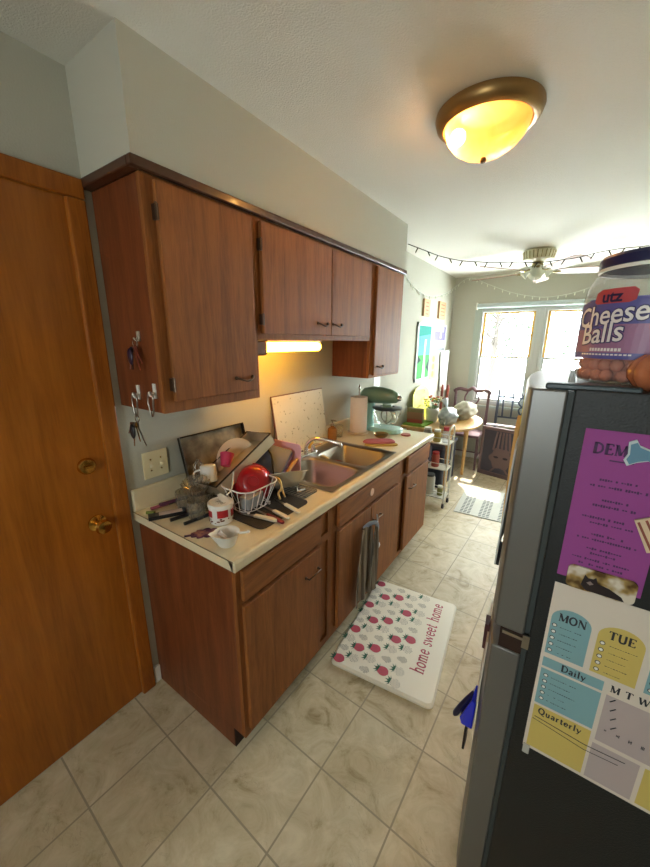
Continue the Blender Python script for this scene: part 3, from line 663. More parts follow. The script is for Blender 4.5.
# cutting board glass leaning at wall
gb = thing('cutting_board', 'large white speckled glass cutting board leaning on the wall behind the sink', 'cutting board', (0.05, 1.12, 1.013))
sm, nt, bs = newmat('speckled_board'); tc = N(nt, 'ShaderNodeTexCoord'); vo = N(nt, 'ShaderNodeTexNoise'); vo.inputs['Scale'].default_value = 45; vo.inputs['Detail'].default_value = 4
nt.links.new(tc.outputs['Object'], vo.inputs[0]); rr = N(nt, 'ShaderNodeValToRGB'); e = rr.color_ramp.elements; e[0].position = 0.30; e[0].color = lin('#99967a'); e[1].position = 0.38; e[1].color = lin('#d9d3bb')
nt.links.new(vo.outputs[0], rr.inputs[0]); nt.links.new(rr.outputs[0], bs.inputs['Base Color']); bs.inputs['Roughness'].default_value = 0.25
m_ = MB(); m_.X = Matrix.Translation((0.052, 1.115, 1.0)) @ Matrix.Rotation(math.radians(-9.2), 4, 'Y')
m_.box((-0.008, -0.26, -0.082), (0, 0.265, 0.30))
m_.build('board', [sm], gb, bevel=0.003)
m_ = MB(); m_.X = Matrix.Translation((0.053, 1.115, 1.0)) @ Matrix.Rotation(math.radians(-9.2), 4, 'Y')
for a, c_ in (((-0.009, -0.262, 0.296), (0.0, 0.267, 0.303)), ((-0.009, -0.265, -0.082), (0.0, -0.259, 0.303))): m_.box(a, c_)
m_.build('rim', mat('board_rim', '#6f4a30', 0.5), gb)
# baking sheet
bsht = thing('baking_sheet', 'dark stained metal baking sheet leaning on the wall beside the switch plate', 'baking sheet', (0.08, 0.40, CT))
bm_, nt, bs = newmat('stained_pan'); tc = N(nt, 'ShaderNodeTexCoord'); vo = N(nt, 'ShaderNodeTexNoise'); vo.inputs['Scale'].default_value = 14; vo.inputs['Detail'].default_value = 6
nt.links.new(tc.outputs['Object'], vo.inputs[0]); rr = N(nt, 'ShaderNodeValToRGB'); e = rr.color_ramp.elements; e[0].position = 0.35; e[0].color = lin('#5b5140'); e[1].position = 0.75; e[1].color = lin('#a3977c')
nt.links.new(vo.outputs[0], rr.inputs[0]); nt.links.new(rr.outputs[0], bs.inputs['Base Color']); bs.inputs['Roughness'].default_value = 0.38; bs.inputs['Metallic'].default_value = 0.3
m_ = MB(); m_.X = Matrix.Translation((0.085, 0.40, CT+0.002)) @ Matrix.Rotation(math.radians(-14.0), 4, 'Y')
m_.box((0, -0.185, 0), (0.0015, 0.19, 0.275))
m_.build('pan_floor', bm_, bsht)
m_ = MB(); m_.X = Matrix.Translation((0.085, 0.40, CT+0.002)) @ Matrix.Rotation(math.radians(-14.0), 4, 'Y')
for a, c_ in (((0, -0.19, 0), (0.018, -0.186, 0.28)), ((0, 0.19, 0), (0.018, 0.194, 0.28)), ((0, -0.19, 0.276), (0.018, 0.194, 0.28)), ((0, -0.19, 0), (0.018, 0.194, 0.004))): m_.box(a, c_)
loop = [(0.018, -0.19, 0), (0.018, 0.194, 0), (0.018, 0.194, 0.28), (0.018, -0.19, 0.28)]; m_.tube(loop, 0.0035, 6, closed=True)
m_.build('rolled_rim', mat('dark_pan_rim', '#3c342a', 0.35, 0.8), bsht)

# drying mats
dm = MB(); dm.prism([(p[0], p[1]) for p in rrect(0.14, 0.18, 0.565, 0.49, 0.03)], CT, CT+0.005)
tag(dm.build('drying_mat', mat('dark_rubber', '#3b352e', 0.7, bump=0.8, bscale=220), bevel=0.002), 'dark rubber drying mat under the dish rack', 'mat')
ck, nt, bs = newmat('checked_mat'); tc = N(nt, 'ShaderNodeTexCoord'); c_ = N(nt, 'ShaderNodeTexChecker'); c_.inputs['Scale'].default_value = 75
mp = N(nt, 'ShaderNodeMapping'); mp.inputs['Rotation'].default_value = (0, 0, 0.78); nt.links.new(tc.outputs['Object'], mp.inputs[0]); nt.links.new(mp.outputs[0], c_.inputs[0])
c_.inputs[1].default_value = lin('#4b4640'); c_.inputs[2].default_value = lin('#8b8478'); nt.links.new(c_.outputs[0], bs.inputs['Base Color']); bs.inputs['Roughness'].default_value = 0.5
tag(MB().prism(rrect(0.30, 0.493, 0.525, 0.615, 0.02), CT, CT+0.006).build('drying_mat', ck, bevel=0.002), 'grey checked draining mat between the dish rack and the sink', 'mat')

# dish rack
MT = CT+0.0055
rk = thing('wire_basket', 'white wire basket holding the red bowl on the dark mat', 'basket', (0.385, 0.295, MT))
wr = mat('white_wire', '#dfd6d2', 0.35)
def ringpts(z, x0, y0, x1, y1, r=0.05): return [(p[0], p[1], z) for p in rrect(x0, y0, x1, y1, r, 4)]
b = MB(); b.tube(ringpts(MT+0.115, 0.30, 0.19, 0.475, 0.40), 0.003, 6, closed=True)
b.tube(ringpts(MT+0.012, 0.33, 0.22, 0.445, 0.37), 0.002, 6, closed=True)
b.build('rim', wr, rk)
top = ringpts(MT+0.115, 0.30, 0.19, 0.475, 0.40); bot = ringpts(MT+0.012, 0.33, 0.22, 0.445, 0.37)
def interp(ring, t):
    L = len(ring); P = [Vector(p) for p in ring]; lens = [(P[(i+1) % L]-P[i]).length for i in range(L)]; tot = sum(lens)*t; i = 0
    while tot > lens[i] and i < L-1: tot -= lens[i]; i += 1
    return P[i].lerp(P[(i+1) % L], min(1, tot/lens[i]))
for k in range(18):
    MB().tube([interp(top, k/18), interp(bot, k/18)], 0.0017, 6).build('wire', wr, rk)
b = MB()
for k in range(4): b.tube([(0.33, 0.235+k*0.04, MT+0.012), (0.445, 0.235+k*0.04, MT+0.012)], 0.0015, 6)
for p in ((0.34, 0.235), (0.435, 0.235), (0.34, 0.36), (0.435, 0.36)): b.cyl((p[0], p[1], MT), (p[0], p[1], MT+0.014), 0.005, n=8)
b.build('base_wires', wr, rk)

def oriented(c, axis, spin=0):
    q = Vector(axis).to_track_quat('Z', 'Y'); return Matrix.Translation(c) @ q.to_matrix().to_4x4() @ Matrix.Rotation(spin, 4, 'Z')
def lathe_thing(name, label, cat, c, axis, prof, m, base=None, part=None, n=40, group=None):
    b = MB(); b.X = oriented(c, axis); b.lathe(prof, n, cap=False)
    o = b.build(name, m, smooth=50); tag(o, label, cat, group)
    return o
# plate
lathe_thing('plate', 'cream dinner plate standing between the baking sheet and the cake pan', 'plate', (0.165, 0.425, 1.052), (0.93, -0.25, 0.27),
            [(0, 0.0), (0.07, 0.0), (0.075, 0.003), (0.108, 0.014), (0.11, 0.016), (0.107, 0.017), (0.073, 0.007), (0.0, 0.004)], mat('cream_china', '#d9cbb6', 0.25, coat=0.4))
# red bowl seen from below
lathe_thing('mixing_bowl', 'deep red plastic bowl lying tilted in the dish rack', 'bowl', (0.365, 0.335, 1.015), (0.70, -0.56, 0.44),
            [(0, 0.036), (0.022, 0.036), (0.024, 0.033), (0.030, 0.034), (0.047, 0.030), (0.066, 0.014), (0.079, -0.012), (0.084, -0.030), (0.090, -0.031), (0.090, -0.034), (0.082, -0.034), (0.076, -0.012), (0.062, 0.010), (0.044, 0.026), (0.0, 0.031)], mat('red_plastic', '#a8101c', 0.3, coat=0.3))
# pink cup
b = MB(); b.X = oriented((0.20, 0.325, 1.06), (-0.3, 0.5, 0.8)); b.lathe([(0, 0), (0.022, 0), (0.033, 0.06), (0.031, 0.06), (0.02, 0.003), (0, 0.003)], 24, cap=False)
tag(b.build('measuring_cup', mat('hot_pink_plastic', '#c83a5c', 0.35), smooth=50), 'small hot pink cup in front of the cream plate', 'cup')
# white mug upside down
mg = thing('mug', 'white mug turned upside down beside the pink cup', 'mug', (0.155, 0.27, 1.0))
b = MB(); b.X = oriented((0.155, 0.262, 1.075), (0.15, -0.1, -1)); b.lathe([(0, 0), (0.030, 0), (0.036, 0.006), (0.038, 0.075), (0.035, 0.075), (0.033, 0.01), (0, 0.006)], 28, cap=False); b.build('cup_body', M['white'], mg, smooth=50)
MB().tube(curve_pts([(0.135, 0.232, 1.055), (0.122, 0.212, 1.045), (0.125, 0.208, 1.02), (0.138, 0.225, 1.012)], 4), 0.0045, 8).build('handle', M['white'], mg, smooth=50)
# cake pan
cp = thing('cake_pan', 'shiny steel cake pan resting diagonally over the dishes', 'cake pan', (0.25, 0.42, 1.03))
u = Vector((0, 0.90, 0.43)).normalized(); nn_ = Vector((-0.12, -0.42, 0.89)); nn_ = (nn_-u*nn_.dot(u)).normalized(); xx = u.cross(nn_)
X = Matrix((( u.x, xx.x, nn_.x, 0.235), (u.y, xx.y, nn_.y, 0.372), (u.z, xx.z, nn_.z, 1.055), (0, 0, 0, 1)))
b = MB(); b.X = X
L_, W_, D_ = 0.185, 0.085, 0.055; t_ = 0.002
b.box((-L_, -W_, 0), (L_, W_, t_)).box((-L_, -W_, 0), (L_, -W_+t_, D_)).box((-L_, W_-t_, 0), (L_, W_, D_)).box((-L_, -W_, 0), (-L_+t_, W_, D_)).box((L_-t_, -W_, 0), (L_, W_, D_))
b.build('pan_body', mat('shiny_pan', '#cfc2aa', 0.28, 0.75), cp)
b = MB(); b.X = X; b.tube([(-L_, -W_, D_), (L_, -W_, D_), (L_, W_, D_), (-L_, W_, D_)], 0.004, 6, closed=True); b.build('rolled_rim', mat('dark_rim', '#4a4036', 0.4, 0.7), cp)
# translucent food container low in the rack
fc = thing('food_container', 'clear grey plastic container in the front of the dish rack under the red bowl', 'container', (0.42, 0.29, MT+0.012))
b = MB(); b.X = T((0.405, 0.285, MT+0.014), (0.0, 0.0, 0.1)); b.prism(rrect(-0.025, -0.05, 0.025, 0.05, 0.012), 0, 0.055, 1.1); b.build('tub', mat('grey_plastic', '#aeb2b6', 0.25, trans=0.3), fc, bevel=0.004)
# bluish lunch box
lb = thing('lunch_box', 'slate blue lunch box with lilac side tilted on top of the dish pile', 'lunch box', (0.27, 0.53, 1.02))
lx = Matrix.Translation((0.275, 0.535, 1.03)) @ Matrix.Rotation(math.radians(28), 4, 'X') @ Matrix.Rotation(math.radians(18), 4, 'Y') @ Matrix.Rotation(math.radians(12), 4, 'Z')
b = MB(); b.X = lx; b.rbox((-0.10, -0.075, 0.0), (0.10, 0.075, 0.028), 0.015); b.build('lower_half', mat('lilac_plastic', '#a283c4', 0.35), lb, bevel=0.004)
b = MB(); b.X = lx; b.rbox((-0.102, -0.077, 0.0285), (0.102, 0.077, 0.05), 0.015); b.build('lid', mat('slate_plastic', '#55617c', 0.4), lb, bevel=0.004)
b = MB(); b.X = lx; b.tube(curve_pts([(0.09, -0.13, 0.045), (0.06, -0.07, 0.062), (0.02, 0.0, 0.066), (-0.02, 0.04, 0.062)]), [0.005]*19, 8); b.ball((-0.03, 0.05, 0.066), 0.022, 14, (1, 1, 0.35))
tag(b.build('ladle', M['black'], smooth=60), 'black ladle lying on the slate blue lunch box', 'ladle')
# pink cutting board upright at the sink end of the pile
b = MB(); b.X = T((0.235, 0.63, CT+0.007), (math.radians(-3), 0, 0)); b.X = b.X @ Matrix.Rotation(PI/2, 4, 'X'); b.prism(rrect(-0.19, 0.0, 0.165, 0.20, 0.02), 0, 0.006)
tag(b.build('cutting_board', mat('pink_board', '#dba7b4', 0.4), bevel=0.002), 'pink plastic cutting board standing on edge at the sink', 'cutting board')
# steel saucepan / colander tilted
po_ = thing('steel_bowl', 'stainless steel bowl with a warm gleam tilted at the front of the dish pile', 'bowl', (0.41, 0.50, MT))
b = MB(); b.X = oriented((0.40, 0.51, 0.997), (-0.32, 0.22, 0.9)); b.lathe([(0, -0.055), (0.05, -0.055), (0.085, -0.03), (0.108, 0.012), (0.116, 0.014), (0.116, 0.011), (0.106, 0.011), (0.083, -0.027), (0.05, -0.051), (0, -0.051)], 36, cap=False); b.build('bowl_body', mat('polished_steel', '#cdbfa5', 0.25, 0.35), po_, smooth=50)
b = MB(); b.tube(curve_pts([(0.40, 0.52, 1.0), (0.39, 0.57, 1.025), (0.38, 0.63, 1.045)]), [0.009]*13, 8); tag(b.build('wooden_spoon', mat('pale_wood', '#c79a5c', 0.5), smooth=50), 'pale wooden spoon lying across the steel bowl', 'spoon')
b = MB(); b.tube(curve_pts([(0.44, 0.402, 1.035), (0.47, 0.395, 1.03), (0.485, 0.388, 1.0), (0.475, 0.378, 0.975), (0.492, 0.37, 0.955)], 5), [0.005]*21, 8).tube(curve_pts([(0.44, 0.41, 1.03), (0.462, 0.412, 1.0), (0.48, 0.402, 0.975), (0.50, 0.392, 0.96)], 5), 0.0045, 8)
tag(b.build('tongs', mat('gold_tongs', '#c9a46a', 0.3, 1.0), smooth=50), 'small gold tongs hooked over the rack beside the red bowl', 'tongs')
# white slotted server
b = MB(); b.tube(curve_pts([(0.31, 0.275, 1.075), (0.335, 0.25, 1.05), (0.36, 0.215, 1.02), (0.365, 0.185, 1.01)], 5), 0.0035, 8)
b.X = oriented((0.368, 0.165, 1.004), (0.3, -0.1, 0.95), 0.2); b.prism([(-0.012, -0.03), (0.012, -0.03), (0.016, 0.0), (0.008, 0.03), (-0.008, 0.03), (-0.016, 0)], -0.001, 0.0015)
tag(b.build('spatula', M['white'], smooth=40), 'thin white spatula lying over the red-and-white tub', 'spatula')

# glassware heap
def glass(name, label, x, y, z, prof, rot=(0, 0, 1)):
    b = MB(); b.X = oriented((x, y, z), rot); b.lathe(prof, 28, cap=False); return tag(b.build(name, M['glass'], smooth=50), label, 'glass', None)
smoky = clearmat('smoky_glass', '#efeadd', 0.08, 0.1, 0.10)
gp = [(0, 0.0), (0.032, 0.0), (0.036, 0.006), (0.04, 0.075), (0.037, 0.075), (0.033, 0.01), (0, 0.006)]
for i, (x, y, z, lab, rot, k) in enumerate([(0.155, 0.135, CT, 'smoky glass tumbler next to the black markers', (0, 0, 1), 1.0), (0.235, 0.185, CT, 'smoky glass tumbler against the dish rack', (0, 0, 1), 1.0),
        (0.145, 0.215, CT, 'smoky glass tumbler at the foot of the baking sheet', (0, 0, 1), 0.95), (0.272, 0.105, CT, 'ribbed glass jar behind the red-and-white tub', (0, 0, 1), 0.9)]):
    b = MB(); b.X = oriented((x, y, z), rot)
    b.lathe([(r*k, h*1.05) for r, h in gp], 28, cap=False)
    for q in range(7):
        t = 2*PI*q/7; b.tube([(0.0375*k*math.cos(t), 0.0375*k*math.sin(t), 0.012), (0.0405*k*math.cos(t), 0.0405*k*math.sin(t), 0.07)], 0.0022, 5)
    tag(b.build('tumbler', smoky, smooth=50), lab, 'glass')
# cut glass bowl on top of tumblers
b = MB(); b.X = oriented((0.195, 0.165, CT+0.0815), (0.25, -0.25, 1)); b.lathe([(0, 0.0), (0.03, 0.0), (0.05, 0.015), (0.058, 0.04), (0.055, 0.04), (0.047, 0.017), (0.028, 0.004), (0, 0.004)], 20, cap=False)
for q in range(16):
    t = 2*PI*q/16; b.tube([(0.03*math.cos(t), 0.03*math.sin(t), 0.0), (0.052*math.cos(t), 0.052*math.sin(t), 0.015), (0.06*math.cos(t), 0.06*math.sin(t), 0.038)], 0.003, 5)
tag(b.build('glass_bowl', smoky, smooth=30), 'cut glass bowl set on top of the smoky tumblers', 'bowl')
# black wire whisk
wk = thing('whisk', 'black-handled whisk standing among the glasses by the baking sheet', 'whisk', (0.12, 0.24, 1.0))
b = MB()
for k in range(5):
    a = PI*k/5; pts = []
    for i in range(13):
        t = PI*i/12; rr_ = 0.026*math.sin(t)**0.8 if 0 < i < 12 else 0.0; s_ = -1 if 0 else 1
        pts.append((0.115+0.024*math.sin(t*1)*math.cos(a)*math.copysign(1, 1), 0.24+0.024*math.sin(t)*math.sin(a), 1.02+0.08*i/12))
    b.tube(pts, 0.0012, 5)
    pts = [(0.23-p[0], 0.48-p[1], p[2]) for p in pts]; b.tube(pts, 0.0012, 5)
b.build('wires', M['chrome'], wk); MB().tube([(0.115, 0.24, 1.02), (0.118, 0.238, 0.96), (0.12, 0.236, CT+0.0)], [0.006, 0.009, 0.008], 10).build('handle', M['black'], wk, smooth=50)

# tin tub with red label
TX, TY = 0.375, 0.145
tb = thing('paper_tub', 'white tub with red and brown printing and a lid, left of the red bowl', 'tub', (TX, TY, CT))
b = MB(); b.at((TX, TY, CT)).lathe([(0, 0), (0.041, 0), (0.046, 0.004), (0.048, 0.078), (0.0, 0.078)], 40, cap=False)
def cylmap(cx, cy, z, R, a0):
    return lambda u_, v_: Vector((cx+R*math.cos(a0+u_/R), cy+R*math.sin(a0+u_/R), z+v_))
def cyl_patch(b, cx, cy, R, a0, a1, z0, z1, n=10):
    vs = []; fs = []
    for i in range(n+1):
        a = a0+(a1-a0)*i/n; vs += [(cx+R*math.cos(a), cy+R*math.sin(a), z0), (cx+R*math.cos(a), cy+R*math.sin(a), z1)]
    for i in range(n): fs.append((2*i, 2*i+2, 2*i+3, 2*i+1))
    return b.add(vs, fs)
b.at().use(1)
cyl_patch(b, TX, TY, 0.0484, -1.0, -0.1, CT+0.035, CT+0.066); cyl_patch(b, TX, TY, 0.0484, -2.1, -1.45, CT+0.035, CT+0.062); cyl_patch(b, TX, TY, 0.0484, 0.2, 1.2, CT+0.03, CT+0.06)
b.use(2)
random.seed(11)
for k in range(26):
    a = random.uniform(-2.4, 1.2); z = random.uniform(0.006, 0.03); cyl_patch(b, TX, TY, 0.0482, a, a+random.uniform(0.1, 0.25), CT+z, CT+z+random.uniform(0.003, 0.008), 3)
b.build('tub_body', [M['white'], mat('label_red', '#a8232a', 0.4), mat('label_brown', '#6e3a24', 0.5)], tb, smooth=40)
b = MB(); b.at((TX, TY, CT+0.0785)).lathe([(0.05, -0.008), (0.051, 0.004), (0.049, 0.007), (0.044, 0.007), (0.042, 0.003), (0, 0.003)], 40, cap=False).use(1)
b.text('LID', 0.0001, lambda u_, v_: Vector((u_, v_, 0.004))) if 0 else None
for k in range(5): b.tube([(-0.016+0.008*k, -0.012+0.004*(k % 2), 0.0035), (-0.012+0.008*k, 0.012-0.003*(k % 3), 0.0035)], 0.0012, 4)
b.build('lid', [M['white'], mat('label_grey', '#8f8a7c', 0.6)], tb, smooth=40)

# small white measuring bowl with spout
wb = thing('spouted_bowl', 'small white spouted bowl at the counter corner with a scoop in it', 'bowl', (0.53, 0.04, CT))
b = MB(); b.at((0.528, 0.042, CT)); prof = [(0, 0.0), (0.026, 0.0), (0.03, 0.004), (0.044, 0.048), (0.047, 0.05), (0.042, 0.048), (0.028, 0.006), (0, 0.004)]
b.lathe(prof, 36, cap=False)
for i, v in enumerate(b.v):   # draw the rim out into a spout
    d_ = v-Vector((0.528, 0.042, CT)); a = math.atan2(d_.y, d_.x); da = abs((a-math.radians(-120)+PI) % (2*PI)-PI)
    if d_.z > 0.03 and da < 0.5:
        k = (1-da/0.5)*0.016; b.v[i] = v+Vector((math.cos(a), math.sin(a), 0.3))*k
b.build('bowl_body', M['white'], wb, smooth=60)
MB().tube([(0.565, 0.068, CT+0.047), (0.59, 0.085, CT+0.05)], [0.005, 0.004], 8).ball((0.592, 0.087, CT+0.051), 0.006, 8).build('handle', M['white'], wb, smooth=50)
b = MB(); b.tube([(0.505, 0.025, CT+0.05), (0.53, 0.048, CT+0.012)], [0.009, 0.007], 10); tag(b.build('scoop', mat('clear_scoop', '#e3d8d4', 0.3, trans=0.2), smooth=50), 'pale scoop lying inside the small white spouted bowl', 'scoop')
# leaf spoon rest
b = MB(); pts = []
for i in range(72):
    t = 2*PI*i/72; lob = 0.72+0.28*abs(math.cos(4.5*t)); pts.append((0.055*lob*math.cos(t), 0.034*lob*math.sin(t)))
b.at((0.402, 0.045, CT), (0, 0, 0.95)).prism(pts, 0, 0.004); b.box((-0.075, -0.004, 0), (-0.045, 0.004, 0.004))
lf, nt, bs = newmat('tie_dye'); tc = N(nt, 'ShaderNodeTexCoord'); vo = N(nt, 'ShaderNodeTexNoise'); vo.inputs['Scale'].default_value = 28; nt.links.new(tc.outputs['Object'], vo.inputs[0])
rr = N(nt, 'ShaderNodeValToRGB'); e = rr.color_ramp.elements; e[0].position = 0.35; e[0].color = lin('#2a1830'); e[1].position = 0.7; e[1].color = lin('#c78a6a'); e2 = e.new(0.5); e2.color = lin('#6a2e52'); nt.links.new(vo.outputs[0], rr.inputs[0]); nt.links.new(rr.outputs[0], bs.inputs['Base Color']); bs.inputs['Roughness'].default_value = 0.3
tag(b.build('spoon_rest', lf), 'purple leaf-shaped spoon rest left of the white spouted bowl', 'spoon rest')
# markers and pens at the near left corner
def pen(p0, p1, r, body, capm, label, name='marker', lbl=None):
    p0 = Vector(p0); p1 = Vector(p1); t = thing(name, label, name.replace('_', ' '), tuple(p0-Vector((0, 0, r))))
    q = p0.lerp(p1, 0.62); MB().tube([p0, q], r*0.92, 12).build('barrel', body, t, smooth=40); MB().tube([q, p1.lerp(p0, 0.03), p1], [r, r, r*0.7], 12).build('cap', capm, t, smooth=40)
pink = mat('dusty_pink', '#a8586a', 0.4); grn = mat('moss_green', '#6c7a30', 0.5)
pen((0.058, 0.030, CT+0.008), (0.075, 0.150, CT+0.008), 0.008, pink, M['black'], 'pink marker lying against the backsplash')
pen((0.105, 0.02, CT+0.008), (0.075, 0.0, CT+0.008), 0.007, grn, grn, 'short green marker at the counter end')
pen((0.085, 0.055, CT+0.024), (0.11, 0.17, CT+0.024), 0.008, mat('plum', '#5a2a44', 0.4), M['black'], 'plum marker resting over the pink marker')
b = MB(); b.X = T((0.165, 0.055, CT), (0, 0, math.radians(62))); b.box((-0.085, -0.018, 0), (0.06, 0.018, 0.016)).use(1).box((-0.045, -0.0165, 0.016), (0.045, 0.014, 0.0168))
tag(b.build('marker_case', [M['black'], mat('paper_label', '#c9b7ae', 0.6)], bevel=0.003), 'black case with a pale label at the near left of the counter', 'case')
pen((0.215, 0.02, CT+0.008), (0.245, 0.155, CT+0.008), 0.008, M['black'], M['black'], 'long black marker lying parallel to the labelled case')
pen((0.285, 0.035, CT+0.0075), (0.305, 0.17, CT+0.0075), 0.0075, M['black'], mat('charcoal', '#2b2a2d', 0.4), 'long black marker nearest the red-and-white tub')

# knives and white handled tools at the front of the mat
def knife(p0, p1, wdt, m1, m2, label, name='knife'):
    p0 = Vector(p0); p1 = Vector(p1); L = (p1-p0).length; ang = math.atan2((p1-p0).y, (p1-p0).x)
    t = thing(name, label, name, tuple(p0), (0, 0, ang))
    b = MB(); b.prism([(L*0.45, -wdt/2), (L*0.97, -wdt*0.6), (L, -wdt*0.3), (L, wdt*0.3), (L*0.97, wdt*0.6), (L*0.45, wdt/2)], 0, 0.011); b.build('handle', m1, t, world=False, bevel=0.003)
    b = MB(); b.prism([(0, 0), (L*0.15, -wdt*0.5), (L*0.45, -wdt*0.5), (L*0.45, wdt*0.4)], 0.004, 0.0055); b.build('blade', m2, t, world=False)
creamp = mat('cream_handle', '#e2d8be', 0.35)
KZ = MT
knife((0.38, 0.22, KZ), (0.572, 0.262, CT+0.004), 0.020, creamp, M['steel'], 'white-handled knife sticking out in front of the wire rack')
knife((0.42, 0.33, KZ), (0.60, 0.300, CT+0.004), 0.017, creamp, M['steel'], 'cream-handled knife on the mat, second from the sink')
knife((0.42, 0.41, KZ), (0.60, 0.368, CT+0.004), 0.016, creamp, M['steel'], 'cream-handled knife on the mat nearest the sink')
knife((0.42, 0.285, KZ), (0.605, 0.262, CT+0.004), 0.014, mat('oxblood', '#7c2028', 0.35), M['steel'], 'dark red handled knife between the white-handled ones')
b = MB(); b.tube([(0.46, 0.53, MT+0.004), (0.49, 0.55, MT+0.02), (0.47, 0.57, MT+0.008), (0.44, 0.55, MT+0.016), (0.46, 0.525, MT+0.006)], 0.004, 8).tube([(0.41, 0.54, MT+0.006), (0.46, 0.53, MT+0.01)], 0.005, 8)
tag(b.build('bottle_opener', M['steel'], smooth=50), 'small steel opener on the grey checked mat', 'opener')

# sponge, brush and cloth by the faucet
b = MB(); b.at((0.055, 1.165, CT+0.005), (0.1, 0, 0.3)).rbox((-0.02, -0.04, 0.0), (0.02, 0.04, 0.045), 0.012)
tag(b.build('sponge', mat('yellow_sponge', '#d8a63a', 0.9, bump=1.0, bscale=150), bevel=0.005), 'yellow sponge standing behind the faucet', 'sponge')
def cloth(name, label, cat, pts_fn, m, nu=16, nv=12, th=0.006):
    b = MB(); vs = []; fs = []
    for j in range(nv+1):
        for i in range(nu+1): vs.append(pts_fn(i/nu, j/nv))
    for j in range(nv):
        for i in range(nu): k = j*(nu+1)+i; fs.append((k, k+1, k+nu+2, k+nu+1))
    b.add(vs, fs); o = b.build(name, m, smooth=180); md = o.modifiers.new('solid', 'SOLIDIFY'); md.thickness = th; md.offset = 1
    return tag(o, label, cat)
def rag(u_, v_):
    x = 0.035+0.11*v_; y = 0.93-0.0+0.19*u_; z = CT+0.008+0.045*math.sin(PI*v_)*(0.55+0.45*math.sin(9*u_+2*v_))*math.sin(PI*min(1, u_*1.02))**0.4
    return (x-0.01*math.sin(11*u_), y-0.16, z)
cloth('dishcloth', 'crumpled grey-brown dishcloth behind the sink left of the faucet', 'dishcloth', rag, mat('dishcloth', '#8b7a64', 0.95, var=0.5, vscale=40))

# soap bottle
sp_ = thing('soap_dispenser', 'amber soap bottle with a pump at the far back corner of the sink', 'soap dispenser', (0.07, 1.42, CT))
MB().at((0.075, 1.42, CT)).lathe([(0, 0), (0.03, 0), (0.034, 0.006), (0.034, 0.075), (0.03, 0.09), (0.014, 0.10), (0.013, 0.11), (0, 0.11)], 28, cap=False).build('bottle', mat('amber_soap', '#d99c5a', 0.15, trans=0.55), sp_, smooth=40)
MB().at((0.075, 1.42, CT+0.1105)).lathe([(0, 0), (0.015, 0), (0.015, 0.014), (0.005, 0.016), (0.005, 0.034), (0.011, 0.036), (0.011, 0.044), (0, 0.044)], 20, cap=False).tube([(0, 0, 0.04), (0.035, 0.0, 0.036)], [0.005, 0.0035], 8).build('pump', M['steel'], sp_, smooth=40)
gc = MB(); gc.at((0.065, 1.525, CT)).lathe([(0, 0), (0.028, 0), (0.034, 0.09), (0.032, 0.09), (0.026, 0.004), (0, 0.004)], 24, cap=False)
tag(gc.build('drinking_glass', M['glass'], smooth=50), 'clear drinking glass between the soap bottle and the paper towels', 'glass')

# paper towel holder and roll
PX, PY = 0.125, 1.72
ph = thing('paper_towel_holder', 'silver upright holder through the paper towel roll', 'paper towel holder', (PX, PY, CT))
MB().at((PX, PY, CT)).lathe([(0, 0), (0.082, 0), (0.086, 0.006), (0.082, 0.014), (0.0, 0.014)], 40, cap=False).build('base', mat('holder_base', '#c9b8a4', 0.3, 0.3), ph, smooth=40)
MB().cyl((PX, PY, CT+0.013), (PX, PY, CT+0.345), 0.006, n=12).at((PX, PY, CT+0.34)).lathe([(0, 0.0), (0.012, 0.005), (0.014, 0.014), (0.008, 0.026), (0.0, 0.05)], 16, cap=False).build('rod', M['chrome'], ph, smooth=50)
MB().at((PX, PY, CT+0.0145)).lathe([(0.021, 0), (0.067, 0), (0.067, 0.28), (0.021, 0.28), (0.021, 0)], 48, cap=False).build
pr_ = MB().at((PX, PY, CT+0.0145)).lathe([(0.021, 0), (0.067, 0), (0.067, 0.275), (0.021, 0.275), (0.021, 0)], 48, cap=False)
tag(pr_.build('paper_towel_roll', mat('paper_towel', '#eadfd6', 0.95, bump=0.5, bscale=120), smooth=40), 'white paper towel roll standing left of the green mixer', 'paper towel')

# stand mixer
mx_ = thing('stand_mixer', 'green stand mixer with a glass bowl at the end of the counter', 'stand mixer', (0.22, 1.90, CT))
tm = mat('mixer_teal', '#9fd0c6', 0.25, coat=0.6); tm2 = mat('mixer_green', '#6f9178', 0.3, coat=0.6)
MY = 1.90
b = MB(); b.at((0, MY, CT)); b.prism([(0.06, -0.075), (0.20, -0.085), (0.38, -0.095), (0.41, -0.06), (0.42, 0), (0.41, 0.06), (0.38, 0.095), (0.20, 0.085), (0.06, 0.075), (0.05, 0.0)], 0, 0.035, 0.93); b.build('base', tm, mx_, bevel=0.01, seg=3)
b = MB(); b.at((0, MY, 0)); secs = [(0.115, 0.055, 0.06, CT+0.03), (0.115, 0.048, 0.052, CT+0.10), (0.12, 0.045, 0.05, CT+0.17), (0.125, 0.052, 0.055, CT+0.225)]
vs = []; n = 20
for cx, rx, ry, z in secs: vs += [(cx+rx*math.cos(2*PI*i/n), ry*math.sin(2*PI*i/n), z) for i in range(n)]
fs = [(j*n+i, j*n+(i+1) % n, (j+1)*n+(i+1) % n, (j+1)*n+i) for j in range(3) for i in range(n)]+[tuple(reversed(range(n))), tuple(range(3*n, 4*n))]
b.add(vs, fs); b.build('column', tm, mx_, smooth=60)
b = MB(); b.at((0, MY, 0)); n = 24; secs = [(0.040, 0.002, CT+0.275), (0.05, 0.035, CT+0.275), (0.08, 0.058, CT+0.28), (0.16, 0.068, CT+0.288), (0.25, 0.066, CT+0.288), (0.32, 0.055, CT+0.285), (0.36, 0.042, CT+0.28), (0.375, 0.030, CT+0.278), (0.378, 0.002, CT+0.278)]
vs = []
for x, r, z in secs: vs += [(x, r*0.85*math.cos(2*PI*i/n), z+r*math.sin(2*PI*i/n)) for i in range(n)]
